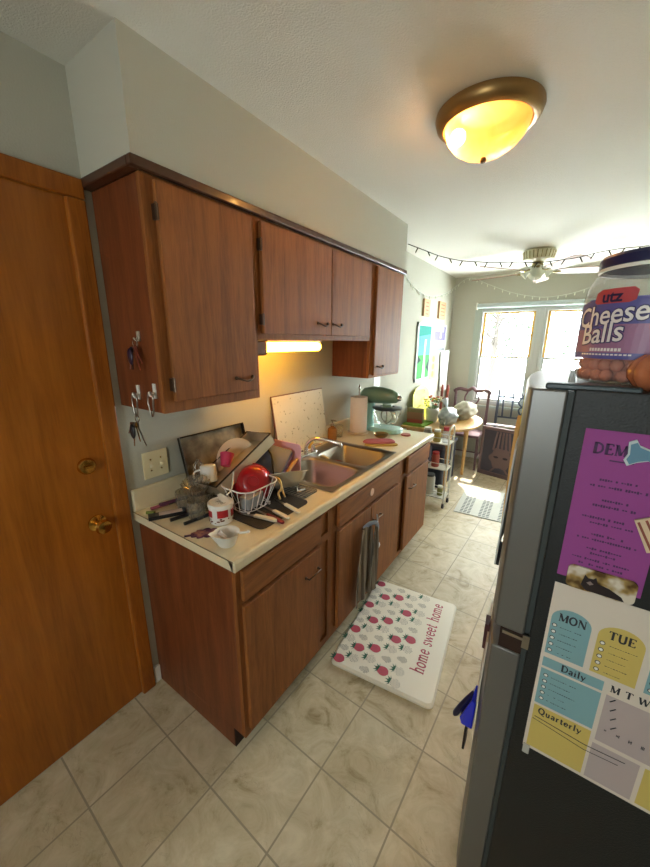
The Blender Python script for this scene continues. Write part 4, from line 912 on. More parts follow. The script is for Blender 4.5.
fs = [(j*n+i, j*n+(i+1) % n, (j+1)*n+(i+1) % n, (j+1)*n+i) for j in range(len(secs)-1) for i in range(n)]
b.add(vs, fs); b.build('motor_head', tm2, mx_, smooth=60)
MB().at((0, MY, 0)).cyl((0.376, 0, CT+0.278), (0.392, 0, CT+0.278), 0.022, n=20).ball((0.397, 0, CT+0.278), 0.012, 10).build('hub_cap', M['chrome'], mx_, smooth=50)
b = MB().at((0.285, MY, CT)).lathe([(0.0, 0.222), (0.038, 0.222), (0.04, 0.205), (0.03, 0.195), (0, 0.195)], 24, cap=False); b.build('beater_hub', tm2, mx_, smooth=50)
MB().at((0.285, MY, CT)).lathe([(0.05, 0.04), (0.055, 0.052), (0.085, 0.09), (0.108, 0.14), (0.113, 0.185), (0.11, 0.185), (0.105, 0.14), (0.082, 0.092), (0.05, 0.056)], 36, cap=False).build('glass_bowl', M['glass'], mx_, smooth=60)
MB().at((0.285, MY, CT)).lathe([(0.112, 0.183), (0.117, 0.188), (0.117, 0.198), (0.09, 0.203), (0.06, 0.205), (0.06, 0.200), (0.09, 0.198), (0.112, 0.192)], 36, cap=False).build('splash_guard', mat('smoky_plastic', '#3b4248', 0.3, trans=0.3), mx_, smooth=50)
MB().tube(curve_pts([(0.36, MY-0.075, CT+0.17), (0.395, MY-0.10, CT+0.175), (0.42, MY-0.115, CT+0.14), (0.40, MY-0.10, CT+0.10), (0.36, MY-0.07, CT+0.085)], 5), 0.0075, 10).build('bowl_handle', mat('frosted_handle', '#dfe4da', 0.2, trans=0.4), mx_, smooth=60)
b = MB().at((0.285, MY, CT))
for sgn in (-1, 1): b.tube(curve_pts([(0, 0, 0.2), (sgn*0.045, 0, 0.15), (sgn*0.04, 0, 0.10), (0, 0, 0.06)], 5), 0.005, 8)
b.tube([(0, 0, 0.2), (0, 0, 0.06)], 0.005, 8).build('beater', M['steel'], mx_, smooth=50)
MB().at((0.115, MY-0.052, CT+0.21)).ball((0, 0, 0), 0.009, 10).build('speed_knob', M['black'], mx_, smooth=60)

# small dishes by the mixer
b = MB().at((0.335, 1.70, CT)).lathe([(0, 0), (0.035, 0), (0.05, 0.012), (0.058, 0.03), (0.055, 0.03), (0.047, 0.013), (0.033, 0.004), (0, 0.004)], 28, cap=False)
tag(b.build('trinket_dish', mat('olive_metal_dish', '#8c7c58', 0.3, 0.8), smooth=50), 'small metal dish in front of the mixer', 'dish')
b = MB().at((0.47, 1.865, CT)).lathe([(0, 0), (0.036, 0), (0.038, 0.006), (0.034, 0.012), (0, 0.010)], 28, cap=False)
tag(b.build('coaster', mat('terracotta', '#b2675a', 0.5), smooth=50), 'round terracotta coaster near the far counter corner', 'coaster')
def mitt(u_, v_):
    t = 2*PI*u_; w_ = math.sin(PI*min(0.98, max(0.02, v_)))**0.45
    return (0.0, 0, 0)
b = MB(); pts = [(0.12*math.cos(t)*(1 if math.cos(t) > 0 else 1.0), 0.055*math.sin(t)+0.006*math.sin(3*t)) for t in [2*PI*i/40 for i in range(40)]]
b.at((0.40, 1.535, CT+0.011), (0.02, 0, math.radians(38))).prism(pts, 0, 0.016, 0.86)
tag(b.build('pot_holder', mat('rose_cloth', '#b5656c', 0.9, bump=0.6, bscale=60), bevel=0.006, seg=3), 'rose pink oval pot holder beside the far sink bowl', 'pot holder')
b = MB(); b.at((0.43, 1.51, CT), (0, 0, math.radians(38))).prism([(p[0]*1.0, p[1]*0.8) for p in pts], 0, 0.0095, 0.97)
tag(b.build('scrub_cloth', mat('mustard_cloth', '#b99a45', 0.9, bump=0.5, bscale=80), bevel=0.003), 'mustard cloth under the rose pink pot holder', 'cloth')

# dishes in the far basin
SB = zt-0.165
def tumb(x, y, z, r, h, m, label, name, cat, ax=(0, 0, 1)):
    b = MB(); b.X = oriented((x, y, z), ax); b.lathe([(0, 0), (r*0.8, 0), (r, h), (r*0.93, h), (r*0.73, 0.004), (0, 0.004)], 28, cap=False); return tag(b.build(name, m, smooth=50), label, cat)
tumb(0.27, 1.17, SB, 0.042, 0.10, mat('terracotta_cup', '#a8614c', 0.4), 'terracotta cup standing in the far sink bowl', 'cup', 'cup')
tumb(0.40, 1.16, SB, 0.045, 0.09, M['black'], 'black mug standing in the far sink bowl', 'mug', 'mug')
tumb(0.475, 1.23, SB, 0.04, 0.08, M['white'], 'white cup in the far sink bowl near the front edge', 'cup', 'cup')
tumb(0.36, 1.265, SB, 0.05, 0.055, mat('pale_pink_dish', '#c9a090', 0.4), 'pale pink dish in the far sink bowl', 'small_bowl', 'bowl')
b = MB(); b.X = oriented((0.245, 1.09, SB+0.085), (0.35, 0.85, 0.25)); b.rbox((-0.05, -0.075, 0), (0.05, 0.075, 0.012), 0.02).use(1); b.prism(rrect(-0.03, -0.05, 0.03, 0.03, 0.01), -0.0012, -0.0002)
tag(b.build('soap_packet', [M['white'], mat('cobalt_print', '#2c4a9a', 0.5)], bevel=0.003), 'white and blue tray leaning in the far sink bowl', 'tray')

# dish towel on the sink cabinet door handle
tw, nt, bs = newmat('striped_towel'); tc = N(nt, 'ShaderNodeTexCoord'); wv = N(nt, 'ShaderNodeTexWave', wave_type='BANDS', bands_direction='Y'); wv.inputs['Scale'].default_value = 9
mp = N(nt, 'ShaderNodeMapping'); nt.links.new(tc.outputs['Object'], mp.inputs[0]); nt.links.new(mp.outputs[0], wv.inputs[0]); rr = N(nt, 'ShaderNodeValToRGB'); e = rr.color_ramp.elements
e[0].position = 0.35; e[0].color = lin('#655a4c'); e[1].position = 0.5; e[1].color = lin('#94897a'); nt.links.new(wv.outputs[0], rr.inputs[0]); nt.links.new(rr.outputs[0], bs.inputs['Base Color']); bs.inputs['Roughness'].default_value = 0.95
dt = thing('dish_towel', 'long grey striped dish towel hanging from the sink cabinet handle', 'dish towel', (0.66, 0.92, 0.2))
def fall(y0, y1, z0, z1, x0, amp, ph, nf, m, nm):
    b = MB(); nu, nv = 28, 18; vs = []; fs = []
    for j in range(nv+1):
        v_ = j/nv; ww = 0.42+0.58*min(1, v_*1.6)**0.7
        for i in range(nu+1):
            u_ = i/nu; yc = (y0+y1)/2; y = yc+(u_-0.5)*(y1-y0)*ww
            vs.append((x0+amp*(0.4+0.6*v_)*math.sin(2*PI*nf*u_+ph+v_*0.8), y+0.006*math.sin(5*v_), z1+(z0-z1)*v_))
    for j in range(nv):
        for i in range(nu): k = j*(nu+1)+i; fs.append((k, k+1, k+nu+2, k+nu+1))
    b.add(vs, fs); o = b.build(nm, m, dt, smooth=180); md = o.modifiers.new('solid', 'SOLIDIFY'); md.thickness = 0.004; return o
fall(0.775, 0.985, 0.19, 0.64, 0.662, 0.011, 0.4, 2.3, tw, 'back_fold')
fall(0.90, 1.00, 0.215, 0.635, 0.684, 0.008, 1.4, 1.6, tw, 'front_fold')
MB().tube(curve_pts([(0.645, 0.88, 0.625), (0.668, 0.90, 0.652), (0.685, 0.94, 0.645), (0.68, 0.97, 0.60), (0.672, 0.975, 0.55)], 5), [0.012]*21, 8).build('knot', mat('blue_grey_cloth', '#8f95a4', 0.95, var=0.4, vscale=50), dt, smooth=60)
b = MB(); b.tube(curve_pts([(0.66, 1.005, 0.66), (0.664, 1.012, 0.58), (0.662, 1.01, 0.50), (0.664, 1.02, 0.46)], 5), 0.004, 6).prism([(0, 0), (0, 0), (0, 0)], 0, 0) if 0 else b.tube(curve_pts([(0.66, 1.005, 0.66), (0.664, 1.012, 0.58), (0.662, 1.01, 0.50), (0.664, 1.02, 0.46)], 5), 0.004, 6)
b.ball((0.664, 1.025, 0.45), 0.022, 8, (0.5, 1.2, 0.9)); tag(b.build('child_lock', mat('white_lock', '#ded8dc', 0.4), smooth=60), 'white strap latch hanging on the right sink cabinet door', 'latch')

# ------------------------------------------------------------------ kitchen mat with strawberries
KM = T((0.865, 0.945, 0), (0, 0, math.radians(6.3)))
km = thing('kitchen_mat', 'white cushioned mat with strawberries and home sweet home', 'mat', (0.865, 0.945, 0.0), (0, 0, math.radians(6.3)))
HW, HL = 0.262, 0.372
b = MB(); b.prism(rrect(-HW, -HL, HW, HL, 0.03), 0.0, 0.010, 1.0); b.prism(rrect(-HW, -HL, HW, HL, 0.03), 0.0101, 0.018, 0.97)
red, grn_, dot, dkr = 1, 2, 3, 4
ZT = 0.0184
def onmat(cx, cy, rot, s):
    def f(u_, v_): c_, s_ = math.cos(rot), math.sin(rot); return (cx+s*(u_*c_-v_*s_), cy+s*(u_*s_+v_*c_), ZT)
    return f
def berry(cx, cy, s, style, rot):
    f = onmat(cx, cy, rot, s)
    body = [(-0.5+0.0, 0)]+[(-0.5+1.0*t, 0.36*math.sin(PI*(t**0.75))**0.8) for t in [i/10 for i in range(1, 10)]]+[(0.5, 0)]+[(-0.5+1.0*t, -0.36*math.sin(PI*(t**0.75))**0.8) for t in [i/10 for i in range(9, 0, -1)]]
    if style == 0:
        b.use(red).poly([f(-u_, v_) for u_, v_ in body])
        b.use(dkr)
        for k in range(9):
            a, c_ = random.uniform(-0.3, 0.3), random.uniform(-0.2, 0.2)
            q = f(a, c_); b.poly([(q[0]-0.0012, q[1], ZT+0.0002), (q[0], q[1]-0.0012, ZT+0.0002), (q[0]+0.0012, q[1], ZT+0.0002), (q[0], q[1]+0.0012, ZT+0.0002)])
    else:
        b.use(dot); pts_ = []
        for gx in range(-4, 5):
            for gy in range(-3, 4):
                x_, y_ = gx*0.11+(0.055 if gy % 2 else 0), gy*0.105
                lim = 0.34*math.sin(PI*min(0.999, max(0.001, (0.5-(-x_))**0.75)))**0.8 if abs(x_) < 0.48 else 0
                if abs(y_) < lim:
                    q = f(-x_*1.0, y_); r_ = 0.0024
                    b.poly([(q[0]-r_, q[1], ZT), (q[0], q[1]-r_, ZT), (q[0]+r_, q[1], ZT), (q[0], q[1]+r_, ZT)])
    if style != 2:
        b.use(grn_)
        for a in (-0.9, -0.45, 0, 0.45, 0.9):
            c0 = (-0.40, 0.0) ; d_ = (-math.cos(a*1.6+0.0)*0.30+0.08, math.sin(a*1.6)*0.42)
            pa = (c0[0]+0.16, -0.07); pb = (c0[0]+0.16, 0.07)
            b.poly([(*f(c0[0]+0.18-abs(a)*0.02, a*0.14-0.10)[:2], ZT+0.0003), (*f(c0[0]+d_[0], d_[1])[:2], ZT+0.0003), (*f(c0[0]+0.18-abs(a)*0.02, a*0.14+0.10)[:2], ZT+0.0003)])
random.seed(5)
cols = [-0.222, -0.165, -0.095, -0.02, 0.045]
for ci, cx in enumerate((-0.235, -0.165, -0.085, -0.005, 0.068)):
    for ri in range(10):
        cy = -0.335+ri*0.0735+(0.037 if ci % 2 else 0)
        if cy > 0.35: continue
        st = (ri*2+ci*1) % 3; st = (0, 1, 2)[st] if not (ci == 4 and st == 0 and ri % 2) else 1
        if cx < -0.23: cx_ = -0.232
        else: cx_ = cx
        berry(cx_, cy, 0.074 if st < 2 else 0.056, st, math.radians(-6+random.uniform(-8, 8)))
b.use(5)
b.serif('home sweet home', 0.0625, lambda u_, v_: Vector((0.185-v_*1.1, -0.225+u_, ZT+0.0002)), wt=0.10, sp=0.06)
b.build('mat_body', [mat('mat_cream', '#e9e3d3', 0.5), mat('berry_red', '#b5485c', 0.6), mat('leaf_green', '#2f6a52', 0.6), mat('dot_grey', '#2c2b26', 0.7), mat('seed_dark', '#4a3a2a', 0.6), mat('letter_rose', '#b0455a', 0.6)], km, world=False, bevel=0.0, fix=False)
# ------------------------------------------------------------------ woven rug beyond
rug = thing('woven_rug', 'small pale woven rug with dark stitched stripes in the dining area', 'rug', (1.05, 3.05, 0), (0, 0, math.radians(3)))
b = MB(); b.box((-0.36, -0.37, 0), (0.36, 0.37, 0.007)).use(1)
for k in range(4):
    for j in range(19):
        x = -0.31+k*0.17; y = -0.35+j*0.0375
        for q in range(3): b.poly([(x+q*0.034, y, 0.0073), (x+q*0.034+0.026, y+0.008, 0.0073), (x+q*0.034+0.026, y+0.026, 0.0073), (x+q*0.034, y+0.018, 0.0073)])
b.build('rug_body', [mat('rug_pale', '#cfcfc6', 0.95, bump=1, bscale=150), mat('rug_stitch', '#4d5258', 0.95)], rug, world=False, fix=False)

# ------------------------------------------------------------------ refrigerator
Y0, Y1 = 0.12, 0.82; ZTOP = 1.545
rf = thing('refrigerator', 'grey refrigerator with black textured side and papers held by magnets', 'refrigerator', (1.75, 0.47, 0))
fbk = mat('fridge_black', '#1d2021', 0.42, bump=0.35, bscale=260); fgy = mat('fridge_grey', '#747370', 0.38, 0.55, bump=0.03, bscale=200); fed = mat('fridge_edge', '#3f4543', 0.6)
MB().box((1.464, Y0, 0.02), (2.13, Y1, ZTOP-0.004)).build('body', fbk, rf, bevel=0.003)
b = MB(); b.box((1.4535, Y0+0.012, 0.06), (1.464, Y1-0.012, ZTOP-0.012)); b.build('door_gasket', fed, rf)
def fdoor(z0, z1, nm):
    b = MB(); n = 20; fr_ = []
    for i in range(n+1):
        t = i/n; y = Y0+0.0+(Y1-Y0)*t; x = 1.388-0.028*math.sin(PI*t)
        if i == 0: x += 0.004
        if i == n: x += 0.004
        fr_.append((x, y))
    pts = [(1.4535, Y0)]+fr_+[(1.4535, Y1)]
    b.prism(pts[::-1], z0, z1); o = b.build(nm, fgy, rf, smooth=30, bevel=0.004); return o
fd = fdoor(0.972, 1.537, 'freezer_door'); ld = fdoor(0.07, 0.915, 'fridge_door')
b = MB().box((1.405, Y0+0.004, 0.9155), (1.4535, Y1-0.01, 0.9715)).build('centre_gap', M['cabdark'], rf)
b = MB().box((1.41, Y0-0.001, 0.958), (1.464, Y0+0.03, 0.966)).cyl((1.425, Y0+0.01, 0.93), (1.425, Y0+0.01, 0.971), 0.006, n=10).box((1.452, Y0-0.002, 0.94), (1.466, Y0+0.002, 0.975)).build('hinge', M['steel'], rf)
b = MB().box((1.415, Y0+0.005, 1.5375), (1.56, Y0+0.045, 1.549)).build('top_hinge_cover', mat('hinge_dark', '#2b3b40', 0.4), rf, bevel=0.003)
for (za, zb, p) in ((1.0, 1.34, fd), (0.50, 0.885, ld)):
    MB().tube([(1.395, 0.745, za), (1.355, 0.74, za+0.01), (1.342, 0.74, za+0.05), (1.342, 0.74, zb-0.05), (1.355, 0.74, zb-0.01), (1.395, 0.745, zb)], 0.010, 10).build('handle', mat('handle_dark', '#38382f', 0.4), p, smooth=50)
MB().box((1.42, Y0+0.01, 0.0), (2.10, Y1-0.01, 0.068)).build('base_grille', M['black'], rf)

FY = Y0-0.0006
# items on the fridge side: z up, facing -y
def side(u0, v0):
    return lambda u_, v_: Vector((u0+u_, FY-0.0012, v0+v_))
def squig(b, x, z, L, w_=0.0016, y=None, amp=0.0012):
    y = FY-0.0012 if y is None else y; n = max(3, int(L/0.004)); pts = []
    for i in range(n):
        if random.random() < 0.15: continue
        a = x+L*i/n; h = random.uniform(0.5, 1.6)*w_
        b.poly([(a, y, z-h/2), (a+L/n*0.75, y, z-h/2), (a+L/n*0.75, y, z+h/2), (a, y, z+h/2)])
random.seed(21)
mn = thing('paper_menu', 'tall magenta paper menu on the fridge side above the planner', 'paper menu', (1.555, FY, 1.155))
b = MB(); b.box((1.491, FY-0.0009, 1.155), (1.625, FY, 1.470)); b.use(1); b.serif('DEMO', 0.0205, side(1.508, 1.425), wt=0.17, sp=0.10)
b.box((1.535, FY-0.0013, 1.413), (1.570, FY-0.001, 1.4155))
for z, L in ((1.375, 0.06), (1.362, 0.085), (1.335, 0.04), (1.323, 0.065), (1.297, 0.09), (1.286, 0.07), (1.262, 0.05), (1.251, 0.092), (1.231, 0.055), (1.221, 0.04), (1.207, 0.095), (1.196, 0.07), (1.182, 0.03), (1.172, 0.085)):
    squig(b, 1.557-L/2, z, L, 0.0035)
b.build('sheet', [mat('magenta_paper', '#96458f', 0.7), mat('menu_ink', '#4a2a58', 0.6)], mn, fix=False)
# weekly planner
wp = thing('planner_poster', 'cream weekly planner poster with blue and yellow boxes on the fridge side', 'planner', (1.70, FY, 0.67))
PB = MB(); PB.use(3).box((1.491, FY-0.0009, 0.672), (1.91, FY, 1.135))
YY = FY-0.0011
def arch(b, x0, x1, z0, z1, rtop=True):
    xm = (x0+x1)/2; rx = (x1-x0)/2; hz = min(rx*0.8, (z1-z0)*0.5) if rtop else 0.0
    pts = [(x0, z0), (x1, z0)]+([(xm+rx*math.cos(t), z1-hz+hz*math.sin(t)) for t in [PI*i/14 for i in range(15)]] if rtop else [(x1, z1), (x0, z1)])
    b.poly([(p[0], YY, p[1]) for p in pts])
b = PB
b.use(0); arch(b, 1.497, 1.567, 0.955, 1.078); arch(b, 1.497, 1.606, 0.812, 0.912, False); arch(b, 1.497, 1.606, 0.918, 0.943, False); arch(b, 1.665, 1.735, 0.955, 1.078); arch(b, 1.833, 1.90, 0.955, 1.078)
b.use(1); arch(b, 1.578, 1.652, 0.955, 1.078); arch(b, 1.498, 1.606, 0.68, 0.806, False); arch(b, 1.748, 1.822, 0.955, 1.078); arch(b, 1.70, 1.80, 0.68, 0.78, False)
b.use(2); arch(b, 1.614, 1.76, 0.79, 0.915, False); arch(b, 1.612, 1.692, 0.68, 0.78, False)
b.use(4)
for tx, x, z, s_ in (('MON', 1.510, 1.046, 0.0235), ('TUE', 1.595, 1.046, 0.0235), ('WED', 1.680, 1.046, 0.0225), ('Daily', 1.532, 0.923, 0.021), ('Quarterly', 1.508, 0.784, 0.021), ('M T W T', 1.618, 0.925, 0.021)):
    b.serif(tx, s_*0.80, side(x, z), wt=0.14, sp=0.10)
for (x, z, w_, n_) in ((1.515, 1.030, 0.045, 5), (1.600, 1.030, 0.045, 5), (1.518, 0.895, 0.05, 5), (1.683, 1.03, 0.04, 5)):
    for k in range(n_): squig(b, x, z-0.0165*k, w_*random.uniform(0.6, 1.0), 0.0012, YY-0.0003)
for k in range(5): squig(b, 1.625+0.02*k, 0.825, 0.006, 0.006, YY-0.0003); 
for k in range(4): b.tube([(1.622+0.004*k, YY, 0.90-0.022*k), (1.630+0.004*k, YY, 0.91-0.022*k)], 0.0012, 4)
b.tube([(1.503, YY, 0.772), (1.60, YY, 0.762), (1.67, YY, 0.766)], 0.0010, 4).tube([(1.50, YY, 0.764), (1.60, YY, 0.748), (1.66, YY, 0.752)], 0.0008, 4)
for (x, z) in ((1.505, 1.032), (1.588, 1.032), (1.508, 0.896), (1.674, 1.032)):
    for k in range(5):
        c_ = (x, YY-0.0004, z-0.0165*k); b.use(4).poly([(c_[0]+0.0048*math.cos(t), c_[1], c_[2]+0.0048*math.sin(t)) for t in [2*PI*i/14 for i in range(14)]])
        b.use(5).poly([(c_[0]+0.0034*math.cos(t), c_[1]-0.0003, c_[2]+0.0034*math.sin(t)) for t in [2*PI*i/14 for i in range(14)]])
b.build('sheet', [mat('planner_blue', '#7fa9b0', 0.6), mat('planner_yellow', '#cdb765', 0.6), mat('planner_mauve', '#b5a7a5', 0.6), mat('planner_cream', '#d9cfc2', 0.6), mat('planner_ink', '#2a2b33', 0.6), M['white']], wp, fix=False)
b = MB(); b.box((1.492, FY-0.004, 0.652), (1.506, FY-0.001, 0.680)); tag(b.build('clip', mat('clear_clip', '#b9bab4', 0.3), bevel=0.002), 'clear clip at the lower left corner of the planner poster', 'clip')
# photo magnet
mg = thing('photo_magnet', 'rectangular magnet with a picture of a small dark animal between menu and planner', 'magnet', (1.56, FY, 1.14))
ph_, nt, bs = newmat('blurred_photo'); tc = N(nt, 'ShaderNodeTexCoord'); vo = N(nt, 'ShaderNodeTexNoise'); vo.inputs['Scale'].default_value = 30; nt.links.new(tc.outputs['Object'], vo.inputs[0])
rr = N(nt, 'ShaderNodeValToRGB'); e = rr.color_ramp.elements; e[0].position = 0.38; e[0].color = lin('#5c4526'); e[1].position = 0.6; e[1].color = lin('#d8d0c0'); e2 = e.new(0.48); e2.color = lin('#a58a55'); nt.links.new(vo.outputs[0], rr.inputs[0]); nt.links.new(rr.outputs[0], bs.inputs['Base Color']); bs.inputs['Roughness'].default_value = 0.25
b = MB(); b.X = Matrix.Translation((1.5625, FY-0.0012, 1.163)) @ Matrix.Rotation(PI/2, 4, 'X'); b.prism(rrect(-0.055, -0.025, 0.055, 0.025, 0.010), 0.0, 0.006); b.build('magnet_face', ph_, mg, bevel=0.001)
b = MB(); b.X = Matrix.Translation((1.5625, FY-0.0078, 1.163)) @ Matrix.Rotation(PI/2, 4, 'X')
b.prism([(-0.03, -0.012), (-0.026, 0.012), (-0.020, 0.006), (-0.012, 0.007), (-0.008, 0.012), (-0.004, 0.0), (0.015, -0.004), (0.035, -0.014), (0.04, -0.022), (-0.02, -0.022)], 0, 0.0006).use(1)
b.prism([(-0.022, -0.004), (-0.016, 0.001), (-0.010, -0.004), (-0.016, -0.008)], 0.0007, 0.001); b.build('animal_picture', [mat('animal_dark', '#241a1e', 0.4), mat('animal_muzzle', '#8a7a76', 0.4)], mg)
# blue brush-shaped magnet
b = MB(); b.X = Matrix.Translation((1.578, FY-0.0012, 1.432)) @ Matrix.Rotation(PI/2, 4, 'X')
ol = [(-0.020, 0.0), (-0.022, 0.022), (-0.012, 0.028), (-0.006, 0.018), (0.010, 0.012), (0.016, 0.004), (0.03, 0.006), (0.05, 0.004), (0.05, -0.012), (0.03, -0.008), (0.018, -0.014), (0.010, -0.008), (-0.006, -0.014), (-0.018, -0.022), (-0.024, -0.012)]
b.prism(ol, 0, 0.003, 1.0).use(1).prism([(p[0]*0.85, p[1]*0.82) for p in ol], 0.0031, 0.0045)
tag(b.build('splash_magnet', [mat('magnet_rim', '#c7d6d6', 0.3), mat('magnet_blue', '#5f8ca6', 0.35)]), 'pale blue splash-shaped magnet covering the menu heading', 'magnet')
# striped tag at the right
b = MB(); b.X = Matrix.Translation((1.630, FY-0.003, 1.285)) @ Matrix.Rotation(PI/2, 4, 'X') @ Matrix.Rotation(0.6, 4, 'Z'); b.prism([(-0.03, -0.018), (0.03, -0.024), (0.04, 0.04), (-0.02, 0.045)], 0, 0.004).use(1)
for k in range(5): b.prism([(-0.024+k*0.012, -0.015), (-0.020+k*0.012, -0.015), (-0.014+k*0.012, 0.04), (-0.018+k*0.012, 0.04)], 0.0041, 0.0046)
tag(b.build('striped_tag', [mat('tag_cream', '#d9c3a4', 0.6), mat('tag_red', '#8c4a3c', 0.6)]), 'cream and red striped tag overlapping the right edge of the menu', 'tag')

# items on the fridge front
def fx(y): return 1.388-0.028*math.sin(PI*(y-Y0)/(Y1-Y0))
def front_card(name, label, cat, y0, y1, z0, z1, m, th=0.004, off=0.001, curl=0.0):
    b = MB(); n = 8; vs = []
    for i in range(n+1):
        y = y0+(y1-y0)*i/n; x = fx(y)-off
        for z in (z0, z1):
            vs += [(x-curl*abs((z-z1)/(z1-z0)), y, z), (x-th-curl*abs((z-z1)/(z1-z0)), y, z)]
    fs = []
    for i in range(n):
        a = 4*i; c_ = a+4; fs += [(a, c_, c_+2, a+2), (a+1, a+3, c_+3, c_+1), (a, a+1, c_+1, c_), (a+2, c_+2, c_+3, a+3)]
    fs += [(0, 2, 3, 1), (4*n, 4*n+1, 4*n+3, 4*n+2)]
    b.add(vs, fs); return tag(b.build(name, m), label, cat)
front_card('paper_note', 'yellow paper note near the top of the fridge front', 'note', 0.42, 0.56, 1.40, 1.50, mat('note_yellow', '#d8c83a', 0.6), 0.003)
front_card('paper_note', 'white papers clipped along the middle of the fridge front', 'note', 0.30, 0.50, 1.02, 1.36, mat('note_white', '#c9c9c4', 0.6), 0.004, curl=0.008)
b = MB(); ol = [(0.0, 0.0), (0.03, 0.01), (0.04, 0.10), (0.03, 0.18), (0.05, 0.30), (0.04, 0.38), (0.01, 0.40), (-0.02, 0.36), (-0.03, 0.25), (-0.015, 0.15), (-0.02, 0.05)]
b.X = Matrix.Translation((1.340, 0.56, 1.0)) @ Matrix.Rotation(PI/2, 4, 'Z') @ Matrix.Rotation(PI/2, 4, 'X'); b.prism(ol, -0.006, 0.006)
tag(b.build('animal_cutout', mat('tan_cutout', '#d2a35c', 0.6), bevel=0.002), 'tan wavy cut-out ornament hanging down the fridge front', 'ornament')
front_card('magnet', 'small dark magnet low on the freezer door front', 'magnet', 0.33, 0.38, 1.0, 1.05, M['black'], 0.012)
front_card('magnet', 'dark round-cornered magnet on the fridge door front below the gap', 'magnet', 0.22, 0.26, 0.80, 0.88, mat('maroon_magnet', '#4a2526', 0.4), 0.012)
front_card('paper_list', 'white paper list on the fridge door front above the blue clip', 'note', 0.18, 0.36, 0.58, 0.86, mat('note_white2', '#c5beb4', 0.6), 0.004, curl=0.004)
bc = thing('blue_clip', 'shiny blue magnetic clip on the fridge door front', 'clip', (1.36, 0.24, 0.50))
blu = mat('cobalt_plastic', '#1226c8', 0.2, coat=0.5)
b = MB(); b.X = Matrix.Rotation(PI/2, 4, 'X'); b.prism([(1.372, 0.56), (1.374, 0.655), (1.363, 0.662), (1.350, 0.62), (1.337, 0.578), (1.343, 0.560)], -0.23, -0.17); b.build('back_jaw', blu, bc, bevel=0.004)
MB().tube([(1.360, 0.20, 0.658), (1.348, 0.20, 0.625), (1.334, 0.20, 0.59), (1.322, 0.20, 0.555), (1.318, 0.20, 0.545)], [0.005, 0.008, 0.0085, 0.009, 0.005], 10).build('front_jaw', mat('deep_navy_plastic', '#10103a', 0.3), bc, smooth=60)
MB().box((1.352, 0.185, 0.455), (1.358, 0.215, 0.535)).build('magnet_strip', M['black'], bc)

# jar on the fridge
JX, JY, JZ = 1.568, 0.312, ZTOP-0.003
jr = thing('snack_jar', 'big clear plastic barrel of cheese balls with a dark blue lid on the fridge', 'jar', (JX, JY, JZ))
R_ = 0.116
prof = [(0, 0.0), (0.084, 0.0), (0.103, 0.006), (0.110, 0.02), (R_, 0.035), (R_, 0.165), (0.112, 0.19), (0.103, 0.212), (0.094, 0.224), (0.091, 0.240), (0.0, 0.240)]
MB().at((JX, JY, JZ)).lathe(prof, 56, cap=False).build('jar_body', M['clearp'], jr, smooth=50)
MB().at((JX, JY, JZ)).lathe([(0.092, 0.2405), (0.0995, 0.230), (0.0995, 0.247), (0.095, 0.253), (0.0, 0.253)], 56, cap=False).build('lid', mat('navy_lid', '#23264f', 0.3, coat=0.3), jr, smooth=35)
MB().at((JX, JY, JZ)).lathe([(0.094, 0.223), (0.0995, 0.223), (0.0995, 0.229), (0.094, 0.229)], 56, cap=False).build('neck_ring', M['white'], jr, smooth=35)
# cheese balls filling the bottom
b = MB(); random.seed(3)
for lay in range(4):
    for rr_, n_ in ((0.093, 23), (0.058, 14), (0.028, 7)):
        for i in range(n_):
            t = 2*PI*(i+0.5*(lay % 2))/n_+random.uniform(-0.05, 0.05)
            b.ball((JX+rr_*math.cos(t), JY+rr_*math.sin(t), JZ+0.018+lay*0.021), 0.0125, 8)
cb = b.build('cheese_balls', mat('cheese_orange', '#d98a6c', 0.85), jr, smooth=60); cb['kind'] = 'stuff'
A0 = math.radians(-126)   # direction the label faces
LR = R_+0.0008
def lab(R2): return lambda u_, v_: Vector((JX+(LR+R2)*math.cos(A0+u_/R_), JY+(LR+R2)*math.sin(A0+u_/R_), JZ+v_))
def patch(b, pts_rows, R2):
    # rows: list of (z, u0, u1)
    n = 16; vs = []; fs = []; f = lab(R2)
    for z, u0, u1 in pts_rows: vs += [f(u0+(u1-u0)*i/n, z) for i in range(n+1)]
    for j in range(len(pts_rows)-1):
        for i in range(n): k = j*(n+1)+i; fs.append((k, k+1, k+n+2, k+n+1))
    b.add(vs, fs)
b = MB(); H = 0.090
b.use(0); patch(b, [(0.052, -H*0.93, H*0.93), (0.062, -H, H), (0.148, -H, H), (0.160, -H*0.93, H*0.93), (0.167, -H*0.6, H*0.6)], 0)
b.use(1); patch(b, [(0.064, -H*0.9, H*0.93), (0.072, -H*0.95, H*0.95), (0.108, -H*0.98, H*0.98), (0.118, -H*0.6, H*0.9)], 0.0004)
b.use(2); patch(b, [(0.157, -0.032, 0.026), (0.161, -0.038, 0.036), (0.178, -0.036, 0.038), (0.184, -0.024, 0.030)], 0.0012)
b.use(5); b.text('utz', 0.029, lambda u_, v_: lab(0.002)(u_-0.022, v_+0.160), bold=0.03, sp=1.0)
def arcup(u0, v0, k): return lambda u_, v_: lab(k)(u_+u0, 1.2*v_+v0+0.10*(u_+u0))
b.use(4); b.text('Cheese', 0.044, arcup(-0.072, 0.120, 0.0018), bold=0.05, sp=0.98); b.text('Balls', 0.046, arcup(-0.055, 0.085, 0.0018), bold=0.05, sp=1.0)
b.use(3); b.text('Cheese', 0.044, arcup(-0.072, 0.120, 0.0026), bold=0.012, sp=0.98); b.text('Balls', 0.046, arcup(-0.055, 0.085, 0.0026), bold=0.012, sp=1.0)
random.seed(4); f = lab(0.001)
b.use(3)
for k in range(10):
    u_ = -0.03+k*0.006; b.poly([f(u_, 0.067), f(u_+0.0045, 0.067), f(u_+0.0045, 0.073), f(u_, 0.073)])
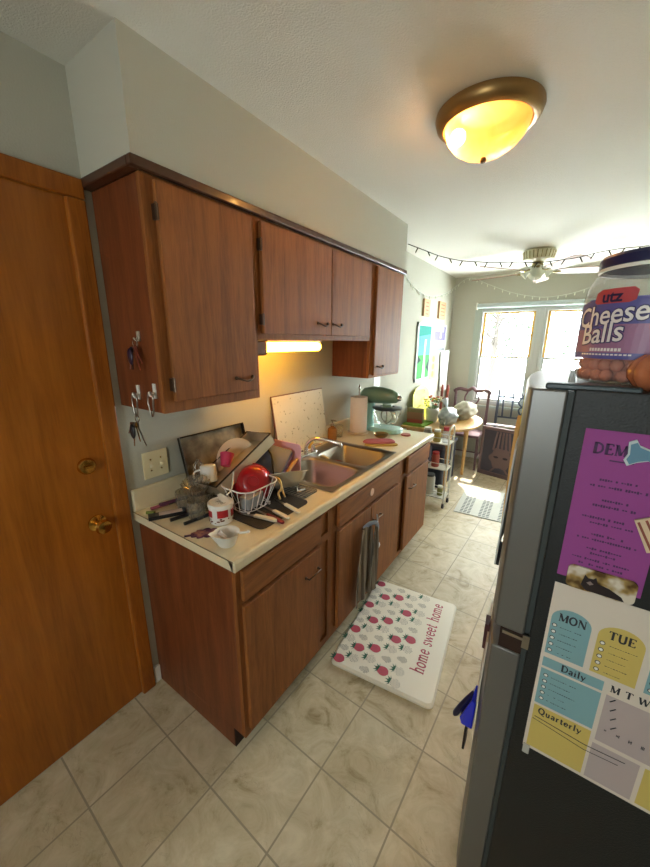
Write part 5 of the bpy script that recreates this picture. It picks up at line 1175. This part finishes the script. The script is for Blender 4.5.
for k in range(14):
    u_ = -0.05+k*0.007; b.poly([f(u_, 0.059), f(u_+0.005, 0.059), f(u_+0.005, 0.062), f(u_, 0.062)])
b.build('label', [mat('label_purple', '#5c5a9c', 0.4), mat('label_coral', '#9c6f92', 0.4), mat('logo_red', '#b5474e', 0.4), mat('letter_white', '#e8e4e2', 0.4), mat('letter_shadow', '#3c3866', 0.4), mat('logo_ink', '#2a2347', 0.4)], jr, fix=False)
# copper-coloured shiny squash in front of the jar
og = thing('ornamental_gourd', 'shiny copper-orange ribbed gourd in front of the cheese ball jar', 'gourd', (1.584, 0.166, ZTOP-0.003))
b = MB(); n = 40; prof_ = [(0.004, 0.002), (0.02, 0.0), (0.034, 0.008), (0.044, 0.022), (0.046, 0.036), (0.040, 0.052), (0.027, 0.064), (0.010, 0.066), (0.0, 0.062)]
vs = []; fs = []
for r, z in prof_:
    for i in range(n): t = 2*PI*i/n; q = r*(1+0.06*math.cos(10*t)); vs.append((q*math.cos(t), q*math.sin(t), z))
for j in range(len(prof_)-1):
    for i in range(n): fs.append((j*n+i, j*n+(i+1) % n, (j+1)*n+(i+1) % n, (j+1)*n+i))
b.X = Matrix.Translation((1.584, 0.166, ZTOP-0.0035)); b.v = []; b.add(vs, fs); b.build('fruit', mat('copper_skin', '#b06a48', 0.25, coat=0.5, var=0.3, vscale=50), og, smooth=60)
MB().tube([(1.584, 0.166, ZTOP+0.058), (1.586, 0.167, ZTOP+0.070)], [0.004, 0.003], 8).build('stem', mat('stem_brown', '#6c5636', 0.8), og)

# cord bundle at the foot of the fridge
b = MB(); random.seed(8); pts = [(1.62+0.05*math.cos(t)+0.02*t/6, 0.05+0.03*math.sin(t*1.3), 0.02+0.012*t) for t in [i*0.6 for i in range(22)]]
b.tube(curve_pts(pts, 4), 0.005, 8)
tag(b.build('cord', mat('olive_cord', '#4a4028', 0.6), smooth=60), 'tangled dark cord on the floor beside the fridge', 'cord')

# ------------------------------------------------------------------ dining end: wall art
def wall_pic(name, label, cat, y0, y1, z0, z1, mats, deco, depth=0.012, frame=0.0, fm=None):
    t = thing(name, label, cat, (0, (y0+y1)/2, z0))
    if frame:
        b = MB(); b.box((0.001, y0, z0), (depth, y0+frame, z1)).box((0.001, y1-frame, z0), (depth, y1, z1)).box((0.001, y0, z0), (depth, y1, z0+frame)).box((0.001, y0, z1-frame), (depth, y1, z1)); b.build('frame', fm, t, bevel=0.001)
    b = MB(); b.box((0.001, y0+frame, z0+frame), (depth*0.8, y1-frame, z1-frame)); deco(b, depth*0.8+0.0006, y0+frame, y1-frame, z0+frame, z1-frame); b.build('picture', mats, t, fix=False)
def quad(b, x, y0, y1, z0, z1): b.poly([(x, y0, z0), (x, y1, z0), (x, y1, z1), (x, y0, z1)])
def tx(b, s_, txt, x, y, z, bold=0.01): b.text(txt, s_, lambda u_, v_: Vector((x, y+u_, z+v_)), bold=bold)
wd = mat('plaque_tan', '#c79f74', 0.7); wi = mat('plaque_ink', '#a56a4a', 0.7)
def plaque(b, x, y0, y1, z0, z1):
    b.use(1)
    for k in range(4):
        z = z1-0.03-k*0.04; quad(b, x, y0+0.05, y1-0.05, z-0.012, z)
wall_pic('wood_plaque', 'small tan plaque high on the wall nearer the kitchen', 'plaque', 3.33, 3.52, 1.90, 2.08, [wd, wi], plaque, 0.03)
wall_pic('wood_plaque', 'small tan plaque high on the wall nearer the window', 'plaque', 3.87, 4.12, 1.90, 2.10, [wd, wi], plaque, 0.03)
def waterfall(b, x, y0, y1, z0, z1):
    w_ = y1-y0; h = z1-z0
    b.use(1); quad(b, x, y0, y1, z0+0.45*h, z1)
    b.use(2); b.poly([(x+.0004, y0, z0+0.8*h), (x+.0004, y1, z0+0.85*h), (x+.0004, y1, z1), (x+.0004, y0, z1)])
    b.use(3); b.poly([(x+.0005, y0+0.45*w_, z0), (x+.0005, y0+0.7*w_, z0), (x+.0005, y0+0.62*w_, z0+0.5*h), (x+.0005, y0+0.68*w_, z0+0.75*h), (x+.0005, y0+0.52*w_, z0+0.75*h), (x+.0005, y0+0.5*w_, z0+0.4*h)])
    b.use(4); b.poly([(x+.0005, y0, z0+0.28*h), (x+.0005, y0+0.3*w_, z0+0.35*h), (x+.0005, y0, z0+0.46*h)]); b.poly([(x+.0005, y1, z0+0.1*h), (x+.0005, y1, z0+0.4*h), (x+.0005, y0+0.75*w_, z0+0.2*h)])
wall_pic('framed_picture', 'tall framed green and blue waterfall picture on the left wall', 'picture', 3.20, 3.68, 1.17, 1.83,
         [mat('pic_green', '#4fa45c', 0.95), mat('pic_blue', '#5f9fb9', 0.95), mat('pic_teal', '#2f9588', 0.95), mat('pic_foam', '#d5efe0', 0.95), mat('pic_dark', '#355248', 0.95)], waterfall, 0.02, 0.035, mat('pic_frame', '#b9c2bd', 0.5))
def poster2(b, x, y0, y1, z0, z1):
    h = z1-z0; w_ = y1-y0
    b.use(1); quad(b, x, y0+0.04, y1-0.04, z0+0.42*h, z1-0.02)
    b.use(0); quad(b, x+.0004, y0+0.10, y1-0.12, z0+0.74*h, z1-0.03)
    b.use(2); quad(b, x, y0+0.04, y1-0.04, z0+0.03*h, z0+0.14*h)
    b.use(0); quad(b, x+.0004, y0+0.28, y0+0.33, z0+0.5*h, z0+0.7*h)
    b.use(2); 
    for k in range(5): quad(b, x+.0004, y0+0.07+k*0.09, y0+0.12+k*0.09, z0+0.2*h, z0+0.35*h)
wall_pic('poster', 'white poster with a purple block beside the waterfall picture', 'poster', 3.76, 4.30, 1.50, 1.83, [mat('poster_white', '#dfe3e2', 0.6), mat('poster_purple', '#6b6390', 0.6), mat('poster_grey', '#7e8288', 0.6)], poster2, 0.008)
def orange_strip(b, x, y0, y1, z0, z1):
    b.use(1)
    for k in range(3):
        zc = z0+(z1-z0)*(0.2+0.3*k); yc = (y0+y1)/2; b.poly([(x, yc+0.05*math.cos(t), zc+0.04*math.sin(t)) for t in [2*PI*i/12 for i in range(12)]])
wall_pic('paper_strip', 'orange paper strip taped below the purple poster', 'paper', 3.74, 3.98, 1.16, 1.47, [mat('strip_orange', '#dcb377', 0.7), mat('strip_ink', '#c98b4a', 0.7)], orange_strip, 0.004)
def curl_sheet(u_, v_):
    y = 4.10+0.30*u_*(1-0.35*v_)+0.06*v_; z = 1.49-0.52*v_+0.03*u_
    return (0.02+0.05*math.sin(PI*u_)*v_+0.03*u_*u_, y, z)
cloth('hanging_sheet', 'white curled paper sheet hanging in the corner by the window', 'paper', curl_sheet, mat('sheet_white', '#e2e6e4', 0.7), th=0.003)

# ------------------------------------------------------------------ dining table
TZ = 0.74
tbw = wood('table_wood', '#d9b27a', '#b98a4e', 0.35, axis='Y')
tb_ = thing('dining_table', 'light wood drop-leaf dining table against the left wall', 'table', (0.35, 3.4, 0))
pts = []
for i in range(41):
    t = -PI/2+PI*i/40; pts.append((0.12+0.60*abs(math.cos(t))**0.75, 3.47+0.60*math.copysign(abs(math.sin(t))**0.9, t)))
pts = [(0.02, 3.47-0.60)]+pts+[(0.02, 3.47+0.60)]
MB().prism(pts, TZ-0.028, TZ).build('tabletop', tbw, tb_, bevel=0.006)
MB().box((0.04, 3.0, TZ-0.10), (0.50, 3.02, TZ-0.0285)).box((0.04, 3.76, TZ-0.10), (0.50, 3.78, TZ-0.0285)).box((0.48, 3.02, TZ-0.10), (0.50, 3.76, TZ-0.0285)).build('apron', tbw, tb_)
for x, y in ((0.50, 3.04), (0.52, 3.74), (0.09, 3.04), (0.09, 3.74)):
    MB().tube([(x, y, TZ-0.029), (x, y, TZ-0.12), (x, y, 0.0)], [0.03, 0.028, 0.016], 14).build('leg', tbw, tb_, smooth=50)

# things on the table
def cardbox(name, label, cat, c, s_, rz, mats, deco=None):
    b = MB(); b.at(c, (0, 0, rz)); b.box((-s_[0]/2, -s_[1]/2, 0), (s_[0]/2, s_[1]/2, s_[2])); 
    if deco: deco(b)
    return tag(b.build(name, mats, bevel=0.002), label, cat)
def pm(b): b.use(1).box((-0.085, -0.0365, 0.05), (0.085, -0.0352, 0.12)).use(2).box((-0.08, -0.0365, 0.005), (0.08, -0.0352, 0.045))
tag(MB().box((0.03, 2.90, TZ+0.0003), (0.27, 3.2, TZ+0.02)).build('placemat', mat('grass_green', '#7ba43c', 0.8)), 'green folded placemat at the near end of the dining table', 'placemat')
cardbox('cereal_box', 'brown and red printed box on the green placemat', 'box', (0.13, 3.0, TZ+0.0205), (0.17, 0.07, 0.16), 0.12, [mat('box_olive', '#7a6f42', 0.6), mat('box_brown', '#8f6a48', 0.6), mat('box_red', '#a34a38', 0.6)], pm)
ys = thing('yellow_sign', 'bright yellow round-topped sign standing on the table against the wall', 'sign', (0.03, 3.35, TZ))
b = MB(); b.X = Matrix.Translation((0.075, 3.36, TZ+0.001)) @ Matrix.Rotation(math.radians(-7), 4, 'Y') @ Matrix.Rotation(PI/2, 4, 'Z') @ Matrix.Rotation(PI/2, 4, 'X')
ol = [(-0.26, 0), (0.30, 0)]+[(0.02+0.28*math.cos(t), 0.24+0.14*math.sin(t)) for t in [PI*i/16 for i in range(17)]]
b.prism(ol, 0, 0.006)
X2 = Matrix.Translation((0.075, 3.36, TZ+0.001)) @ Matrix.Rotation(math.radians(-7), 4, 'Y')
b.X = X2
b.use(1)
for q_, (y, z, L) in enumerate(((-0.02, 0.205, 0.14), (-0.13, 0.135, 0.12), (-0.05, 0.07, 0.10))):
    for k_ in range(4): b.poly([(0.0075, y+k_*L/4, z), (0.0075, y+k_*L/4+L/5.5, z+0.006), (0.0075, y+k_*L/4+L/5.5, z+0.045), (0.0075, y+k_*L/4+L/12, z+0.03)])
for tx_, y, z, s_ in (('FREEDOM', -0.17, 0.285, 0.075),):
    b.text(tx_, s_, (lambda yy, zz: (lambda u_, v_: Vector((0.0075, yy+u_, zz+v_))))(y, z), bold=0.01)
b.build('board', [mat('sign_yellow', '#f0e82a', 0.5), mat('sign_ink', '#6e6a22', 0.6)], ys, fix=False)
# vase with flowers
vs_ = thing('flower_vase', 'white vase of small mixed flowers on the dining table', 'vase', (0.20, 3.28, TZ))
MB().at((0.235, 3.24, TZ+0.0005)).lathe([(0, 0), (0.05, 0), (0.06, 0.02), (0.075, 0.12), (0.07, 0.15), (0.062, 0.16), (0.062, 0.15), (0.066, 0.12), (0.0, 0.02)], 28, cap=False).build('vase_body', mat('vase_grey', '#c9c8bf', 0.35), vs_, smooth=50)
random.seed(14); b = MB(); fl = MB(); lf_ = MB()
for k in range(22):
    a = random.uniform(0, 2*PI); r = random.uniform(0.02, 0.11); z = TZ+0.17+random.uniform(0.02, 0.12); p = (0.235+r*math.cos(a), 3.24+r*math.sin(a), z)
    b.tube([(0.235+0.02*math.cos(a), 3.24+0.02*math.sin(a), TZ+0.13), p], 0.002, 5)
    fl.use(k % 3).ball(p, random.uniform(0.012, 0.02), 8, (1, 1, 0.7))
    q = Vector(p)-Vector((0.01, 0.0, 0.03)); lf_.poly([q, q+Vector((0.02, 0.01, 0.01)), q+Vector((0.04, 0, 0.0)), q+Vector((0.02, -0.012, 0.008))])
b.build('stems', mat('stem_green', '#56793c', 0.7), vs_); lf_.build('leaves', MATS['stem_green'], vs_); fl.build('blossoms', [mat('bloom_cream', '#e5dfc0', 0.7), mat('bloom_rust', '#b5563c', 0.7), mat('bloom_yellow', '#d8c05a', 0.7)], vs_, smooth=60)
def lump(name, label, cat, c, r, m, seed=1, amp=0.18, extra=None):
    random.seed(seed); b = MB(); b.ball((0, 0, 0), 1.0, 56)
    ph = [random.uniform(0, 6) for _ in range(6)]
    for i, v in enumerate(b.v):
        k = 1+amp*(math.sin(5*v.x+ph[0])*math.sin(4*v.y+ph[1])+0.6*math.sin(9*v.z+ph[2])*math.sin(8*v.x+ph[3]))
        z = max(-0.92, v.z*k); b.v[i] = Vector((c[0]+r[0]*v.x*k, c[1]+r[1]*v.y*k, c[2]+r[2]*(z+0.92)))
    return tag(b.build(name, m, smooth=180), label, cat)
lump('plastic_bag', 'crumpled grey plastic bag on the dining table', 'bag', (0.42, 3.20, TZ), (0.105, 0.13, 0.10), mat('bag_grey', '#9fa8ae', 0.35, bump=0.6, bscale=25), 2, 0.12)
b = MB(); b.tube(curve_pts([(0.40, 3.22, TZ+0.16), (0.39, 3.22, TZ+0.22), (0.36, 3.24, TZ+0.27)], 5), [0.03, 0.022, 0.016, 0.012, 0.014, 0.018, 0.022, 0.026, 0.03, 0.034, 0.036], 10)
tag(b.build('gift_bow', mat('bag_white', '#dbe7ee', 0.35), smooth=60), 'pale twisted top of tissue above the grey plastic bag', 'tissue')
lump('cushion', 'beige-grey stuffed cushion lying on the dining table by the window', 'cushion', (0.50, 3.62, TZ), (0.13, 0.21, 0.105), mat('cushion_taupe', '#a59d8c', 0.9, bump=0.5, bscale=60), 6, 0.16)
tumb(0.43, 2.985, TZ, 0.03, 0.10, M['glass'], 'clear plastic cup near the front edge of the dining table', 'plastic_cup', 'cup')

# tote under table
tt = thing('storage_tote', 'dark navy storage tote under the dining table', 'storage box', (0.26, 3.4, 0))
MB().prism(rrect(0.10, 3.14, 0.44, 3.66, 0.03), 0.0, 0.46).build('tub', mat('navy_tote', '#2b2f42', 0.5), tt, bevel=0.005)
MB().prism(rrect(0.09, 3.13, 0.45, 3.67, 0.03), 0.4605, 0.49).build('lid', mat('grey_tote_lid', '#4c4f5c', 0.5), tt, bevel=0.004)

# chairs
def chair(label, x0, x1, yb, style, zt_, m, seat_z=0.46):
    xc = (x0+x1)/2; t = thing('dining_chair', label, 'chair', (xc, yb-0.2, 0)); W2 = (x1-x0)/2
    MB().box((x0+0.01, yb-0.41, seat_z-0.035), (x1-0.01, yb-0.01, seat_z)).build('seat', m, t, bevel=0.01)
    for x in (x0+0.02, x1-0.02):
        MB().tube([(x, yb, 0), (x, yb-0.01, seat_z), (x, yb+0.02, zt_)], [0.016, 0.019, 0.017], 10).build('leg', m, t, smooth=50)
        MB().tube([(x, yb-0.40, 0), (x, yb-0.40, seat_z-0.036)], [0.013, 0.019], 10).build('leg', m, t, smooth=50)
    b = MB()
    if style == 'carved':
        pts = [(x0-0.01, yb+0.02, zt_-0.045), (x0+0.06, yb+0.022, zt_-0.005), (xc-0.06, yb+0.024, zt_-0.02), (xc, yb+0.024, zt_+0.012), (xc+0.06, yb+0.024, zt_-0.02), (x1-0.06, yb+0.022, zt_-0.005), (x1+0.01, yb+0.02, zt_-0.045)]
        b.tube(curve_pts(pts, 6), 0.024, 10)
        b.build('crest_rail', m, t, smooth=50)
        b = MB(); 
        for s_ in (-1, 1):
            b.tube(curve_pts([(xc+s_*0.03, yb+0.01, seat_z), (xc+s_*0.08, yb+0.015, seat_z+0.16), (xc+s_*0.03, yb+0.018, seat_z+0.28), (xc+s_*0.09, yb+0.02, seat_z+0.40), (xc+s_*0.05, yb+0.022, zt_-0.02)], 6), 0.012, 8)
            b.tube(curve_pts([(xc-s_*0.06, yb+0.018, seat_z+0.3), (xc, yb+0.02, seat_z+0.37), (xc+s_*0.07, yb+0.02, seat_z+0.31)], 5), 0.01, 8)
        b.build('splat', m, t, smooth=50)
    else:
        b.tube([(x0+0.02, yb+0.016, zt_-0.10), (x1-0.02, yb+0.016, zt_-0.10)], 0.014, 8).build('crest_rail', m, t, smooth=50)
        b = MB(); b.tube([(x0+0.02, yb+0.004, seat_z+0.19), (x1-0.02, yb+0.004, seat_z+0.19)], 0.012, 8).build('lower_rail', m, t, smooth=50)
        b = MB(); b.tube(curve_pts([(x0+0.09, yb+0.005, seat_z+0.19), (x0+0.085, yb+0.012, zt_-0.06), (x0+0.13, yb+0.016, zt_-0.005), (x0+0.19, yb+0.012, zt_-0.06), (x0+0.195, yb+0.005, seat_z+0.19)], 6), 0.012, 8)
        b.tube(curve_pts([(xc+0.05, yb+0.005, seat_z+0.19), (xc+0.12, yb+0.01, seat_z+0.3), (xc+0.05, yb+0.014, seat_z+0.4), (xc+0.12, yb+0.016, zt_-0.04)], 6), 0.011, 8).tube(curve_pts([(xc+0.13, yb+0.005, seat_z+0.19), (xc+0.06, yb+0.01, seat_z+0.3), (xc+0.14, yb+0.014, seat_z+0.4), (xc+0.06, yb+0.016, zt_-0.04)], 6), 0.011, 8)
        b.build('splat', m, t, smooth=50)
    MB().tube([(x0+0.02, yb-0.4, 0.18), (x0+0.02, yb, 0.18)], 0.009, 8).tube([(x1-0.02, yb-0.4, 0.18), (x1-0.02, yb, 0.18)], 0.009, 8).tube([(x0+0.02, yb-0.2, 0.18), (x1-0.02, yb-0.2, 0.18)], 0.009, 8).build('stretcher', m, t, smooth=50)
chair('carved mauve-brown dining chair tucked behind the dining table under the window', 0.165, 0.63, 4.40, 'carved', 1.0, mat('mauve_wood', '#6f5358', 0.45))
chair('blue-grey wooden chair with an arched back behind the carved panel', 0.70, 1.13, 4.485, 'arch', 1.02, mat('bluegrey_wood', '#59606e', 0.45))
# red wooden high rack post by the corner
rc = thing('coat_stand', 'short red-brown wooden post rack in the corner by the window', 'rack', (0.10, 4.18, 0))
rm = mat('redbrown_wood', '#8a4a42', 0.45)
for x in (0.05, 0.125): MB().tube([(x, 4.20, 0), (x, 4.20, 0.98), (x, 4.20, 1.0), (x, 4.20, 1.06)], [0.017, 0.017, 0.022, 0.012], 10).build('post', rm, rc, smooth=40)
MB().box((0.05, 4.19, 0.84), (0.125, 4.21, 0.88)).box((0.05, 4.19, 0.40), (0.125, 4.21, 0.44)).build('rail', rm, rc)

# carved panel screen
dp = thing('decorative_panel', 'mauve-brown carved wooden panel with an animal face cut-out standing on the floor', 'panel', (0.85, 3.93, 0))
pm_ = mat('panel_mauve', '#7a6464', 0.6); Rz = math.radians(-14)
PXf = Matrix.Translation((0.665, 3.97, 0.0)) @ Matrix.Rotation(Rz, 4, 'Z') @ Matrix.Rotation(PI/2, 4, 'X')
b = MB(); b.X = PXf; PW, PH = 0.47, 0.62
b.prism([(0, 0), (PW, 0), (PW, 0.05), (0, 0.05)], 0, 0.02).prism([(0, PH-0.04), (PW, PH-0.04), (PW, PH), (0, PH)], 0, 0.02).prism([(0, 0.05), (0.03, 0.05), (0.03, PH-0.04), (0, PH-0.04)], 0, 0.02).prism([(PW-0.03, 0.05), (PW, 0.05), (PW, PH-0.04), (PW-0.03, PH-0.04)], 0, 0.02)
b.build('frame', pm_, dp, bevel=0.002)
b = MB(); b.X = PXf; b.prism([(0.03, 0.05), (PW-0.03, 0.05), (PW-0.03, PH-0.04), (0.03, PH-0.04)], 0.004, 0.008); b.build('backing', mat('panel_backing', '#4f4c58', 0.8), dp)
b = MB(); b.X = PXf; cx, cz = 0.26, 0.24
b.prism([(cx+0.13*math.cos(t)*(1+0.1*math.cos(6*t)), cz+0.13*math.sin(t)*(1+0.1*math.cos(6*t))) for t in [2*PI*i/48 for i in range(48)]], 0.0085, 0.018)
for k in (-2, -1, 0, 1, 2): b.prism([(cx+k*0.05-0.011, cz+0.10), (cx+k*0.05+0.011, cz+0.10), (cx+k*0.035+0.011, PH-0.05), (cx+k*0.035-0.011, PH-0.05)], 0.009, 0.0175)
for s_ in (-1, 1): b.prism([(cx+s_*0.03, cz-0.1), (cx+s_*0.05, cz-0.1), (cx+s_*0.12, 0.06), (cx+s_*0.09, 0.06)], 0.009, 0.017)
b.use(1)
for s_ in (-1, 1): b.prism([(cx+s_*0.055+0.03*math.cos(t), cz+0.015+0.014*math.sin(t)) for t in [2*PI*i/16 for i in range(16)]], 0.0182, 0.0188)
b.build('cutout_figure', [pm_, mat('cutout_dark', '#2c2630', 0.8)], dp)
tag(MB().box((0.69, 3.99, 0.621), (1.10, 4.06, 0.635)).box((0.70, 4.045, 0), (0.72, 4.06, 0.6205)).box((1.07, 4.045, 0), (1.09, 4.06, 0.6205)).build('narrow_shelf', mat('pale_shelf', '#a89ca4', 0.5)), 'narrow pale shelf on legs just behind the carved panel', 'shelf')

# ------------------------------------------------------------------ rolling cart
rc_ = thing('rolling_cart', 'slim white wire rolling cart past the end of the counter', 'cart', (0.45, 2.80, 0))
cw = mat('cart_white', '#d3d2c8', 0.4)
CX0, CX1, CY0, CY1 = 0.30, 0.60, 2.56, 2.83
for x in (CX0, CX1):
    for y in (CY0+0.10, CY1):
        MB().cyl((x, y, 0.05), (x, y, 0.80 if x == CX1 else 0.70), 0.008, n=10).build('post', cw, rc_, smooth=50)
        w1 = MB().cyl((x-0.009, y, 0.026), (x+0.009, y, 0.026), 0.026, n=20).build('wheel', M['black'], rc_, smooth=50)
        MB().box((x-0.012, y-0.01, 0.03), (x+0.012, y+0.01, 0.055)).build('fork', M['steel'], w1)
for z in (0.10, 0.40, 0.66):
    b = MB(); b.box((CX0-0.005, CY0+0.09, z), (CX1+0.005, CY1+0.01, z+0.008))
    b.tube([(CX0, CY0+0.1, z+0.06), (CX1, CY0+0.1, z+0.06), (CX1, CY1, z+0.06), (CX0, CY1, z+0.06)], 0.004, 6, closed=True); b.build('shelf', cw, rc_)
MB().tube(curve_pts([(CX1, CY0+0.10, 0.80), (CX1, CY0+0.16, 0.83), (CX1, CY1-0.04, 0.83), (CX1, CY1, 0.80)], 5), 0.008, 8).build('handle', cw, rc_, smooth=50)
def jar(name, label, x, y, z, r, h, body, lid, cat='jar', lh=0.02):
    t = thing(name, label, cat, (x, y, z)); MB().at((x, y, z)).lathe([(0, 0), (r*0.95, 0), (r, 0.006), (r, h-0.02), (r*0.85, h), (0, h)], 24, cap=False).build('body', body, t, smooth=45)
    MB().at((x, y, z+h+0.0003)).lathe([(0, 0), (r*0.88, 0), (r*0.88, lh), (0, lh)], 24, cap=False).build('lid', lid, t, smooth=45)
rl = mat('red_lid', '#b03038', 0.35)
jar('food_jar', 'jar of red sauce with a red lid on the middle shelf of the cart', 0.47, 2.72, 0.4085, 0.038, 0.13, mat('red_food', '#a8574c', 0.3), rl)
jar('milk_jug', 'white jug with dark print on the bottom shelf of the cart', 0.43, 2.72, 0.1085, 0.055, 0.19, mat('jug_white', '#cfd2ca', 0.4), mat('jug_grey', '#55585a', 0.5), 'jug')
jar('small_jar', 'short green-brown jar on the bottom shelf beside the white jug', 0.54, 2.73, 0.1085, 0.028, 0.08, mat('olive_jar', '#8a8a4a', 0.3), cw)
jar('sauce_bottle', 'clear bottle with a red cap on the cart top shelf', 0.55, 2.72, 0.6685, 0.03, 0.12, M['clearp'], rl, 'bottle', 0.035)
jar('spice_jar', 'pale yellow jar left of the red-capped bottle on the cart', 0.47, 2.71, 0.6685, 0.036, 0.10, mat('mustard_glass', '#b9a860', 0.25), cw)
jar('spice_jar', 'grey jar at the left end of the cart top shelf', 0.37, 2.72, 0.6685, 0.04, 0.11, mat('grey_jar', '#8d8f84', 0.3), cw)
b = MB(); b.rbox((0.33, 2.745, 0.4085), (0.40, 2.82, 0.60), 0.01); tag(b.build('carton', mat('dark_carton', '#33384c', 0.5), bevel=0.003), 'dark blue carton on the middle shelf of the cart', 'carton')

# ------------------------------------------------------------------ groups of like things
GR = {'base_cabinet': 'cabinets under the worktop', 'wall_cabinet': 'wall cabinets over the counter', 'tumbler': 'smoky glasses by the baking sheet',
      'adhesive_hook': 'hooks on the cabinet side', 'carabiner': 'carabiners on the hooks', 'key_bunch': 'bunches of keys on the cabinet side', 'knife': 'knives on the drying mat',
      'marker': 'markers at the near end of the counter', 'wood_plaque': 'small plaques on the left wall', 'spice_jar': 'jars on the cart top shelf', 'dining_chair': 'chairs at the dining table',
      'string_lights': 'strings of lights', 'drying_mat': 'mats beside the sink', 'garden_tree': 'trees outside the windows', 'paper_note': 'papers on the fridge front', 'magnet': 'magnets on the fridge front'}
for o in list(SC.objects):
    k = o.name.split('.')[0]
    if o.parent is None and k in GR and 'label' in o.keys(): o['group'] = GR[k]
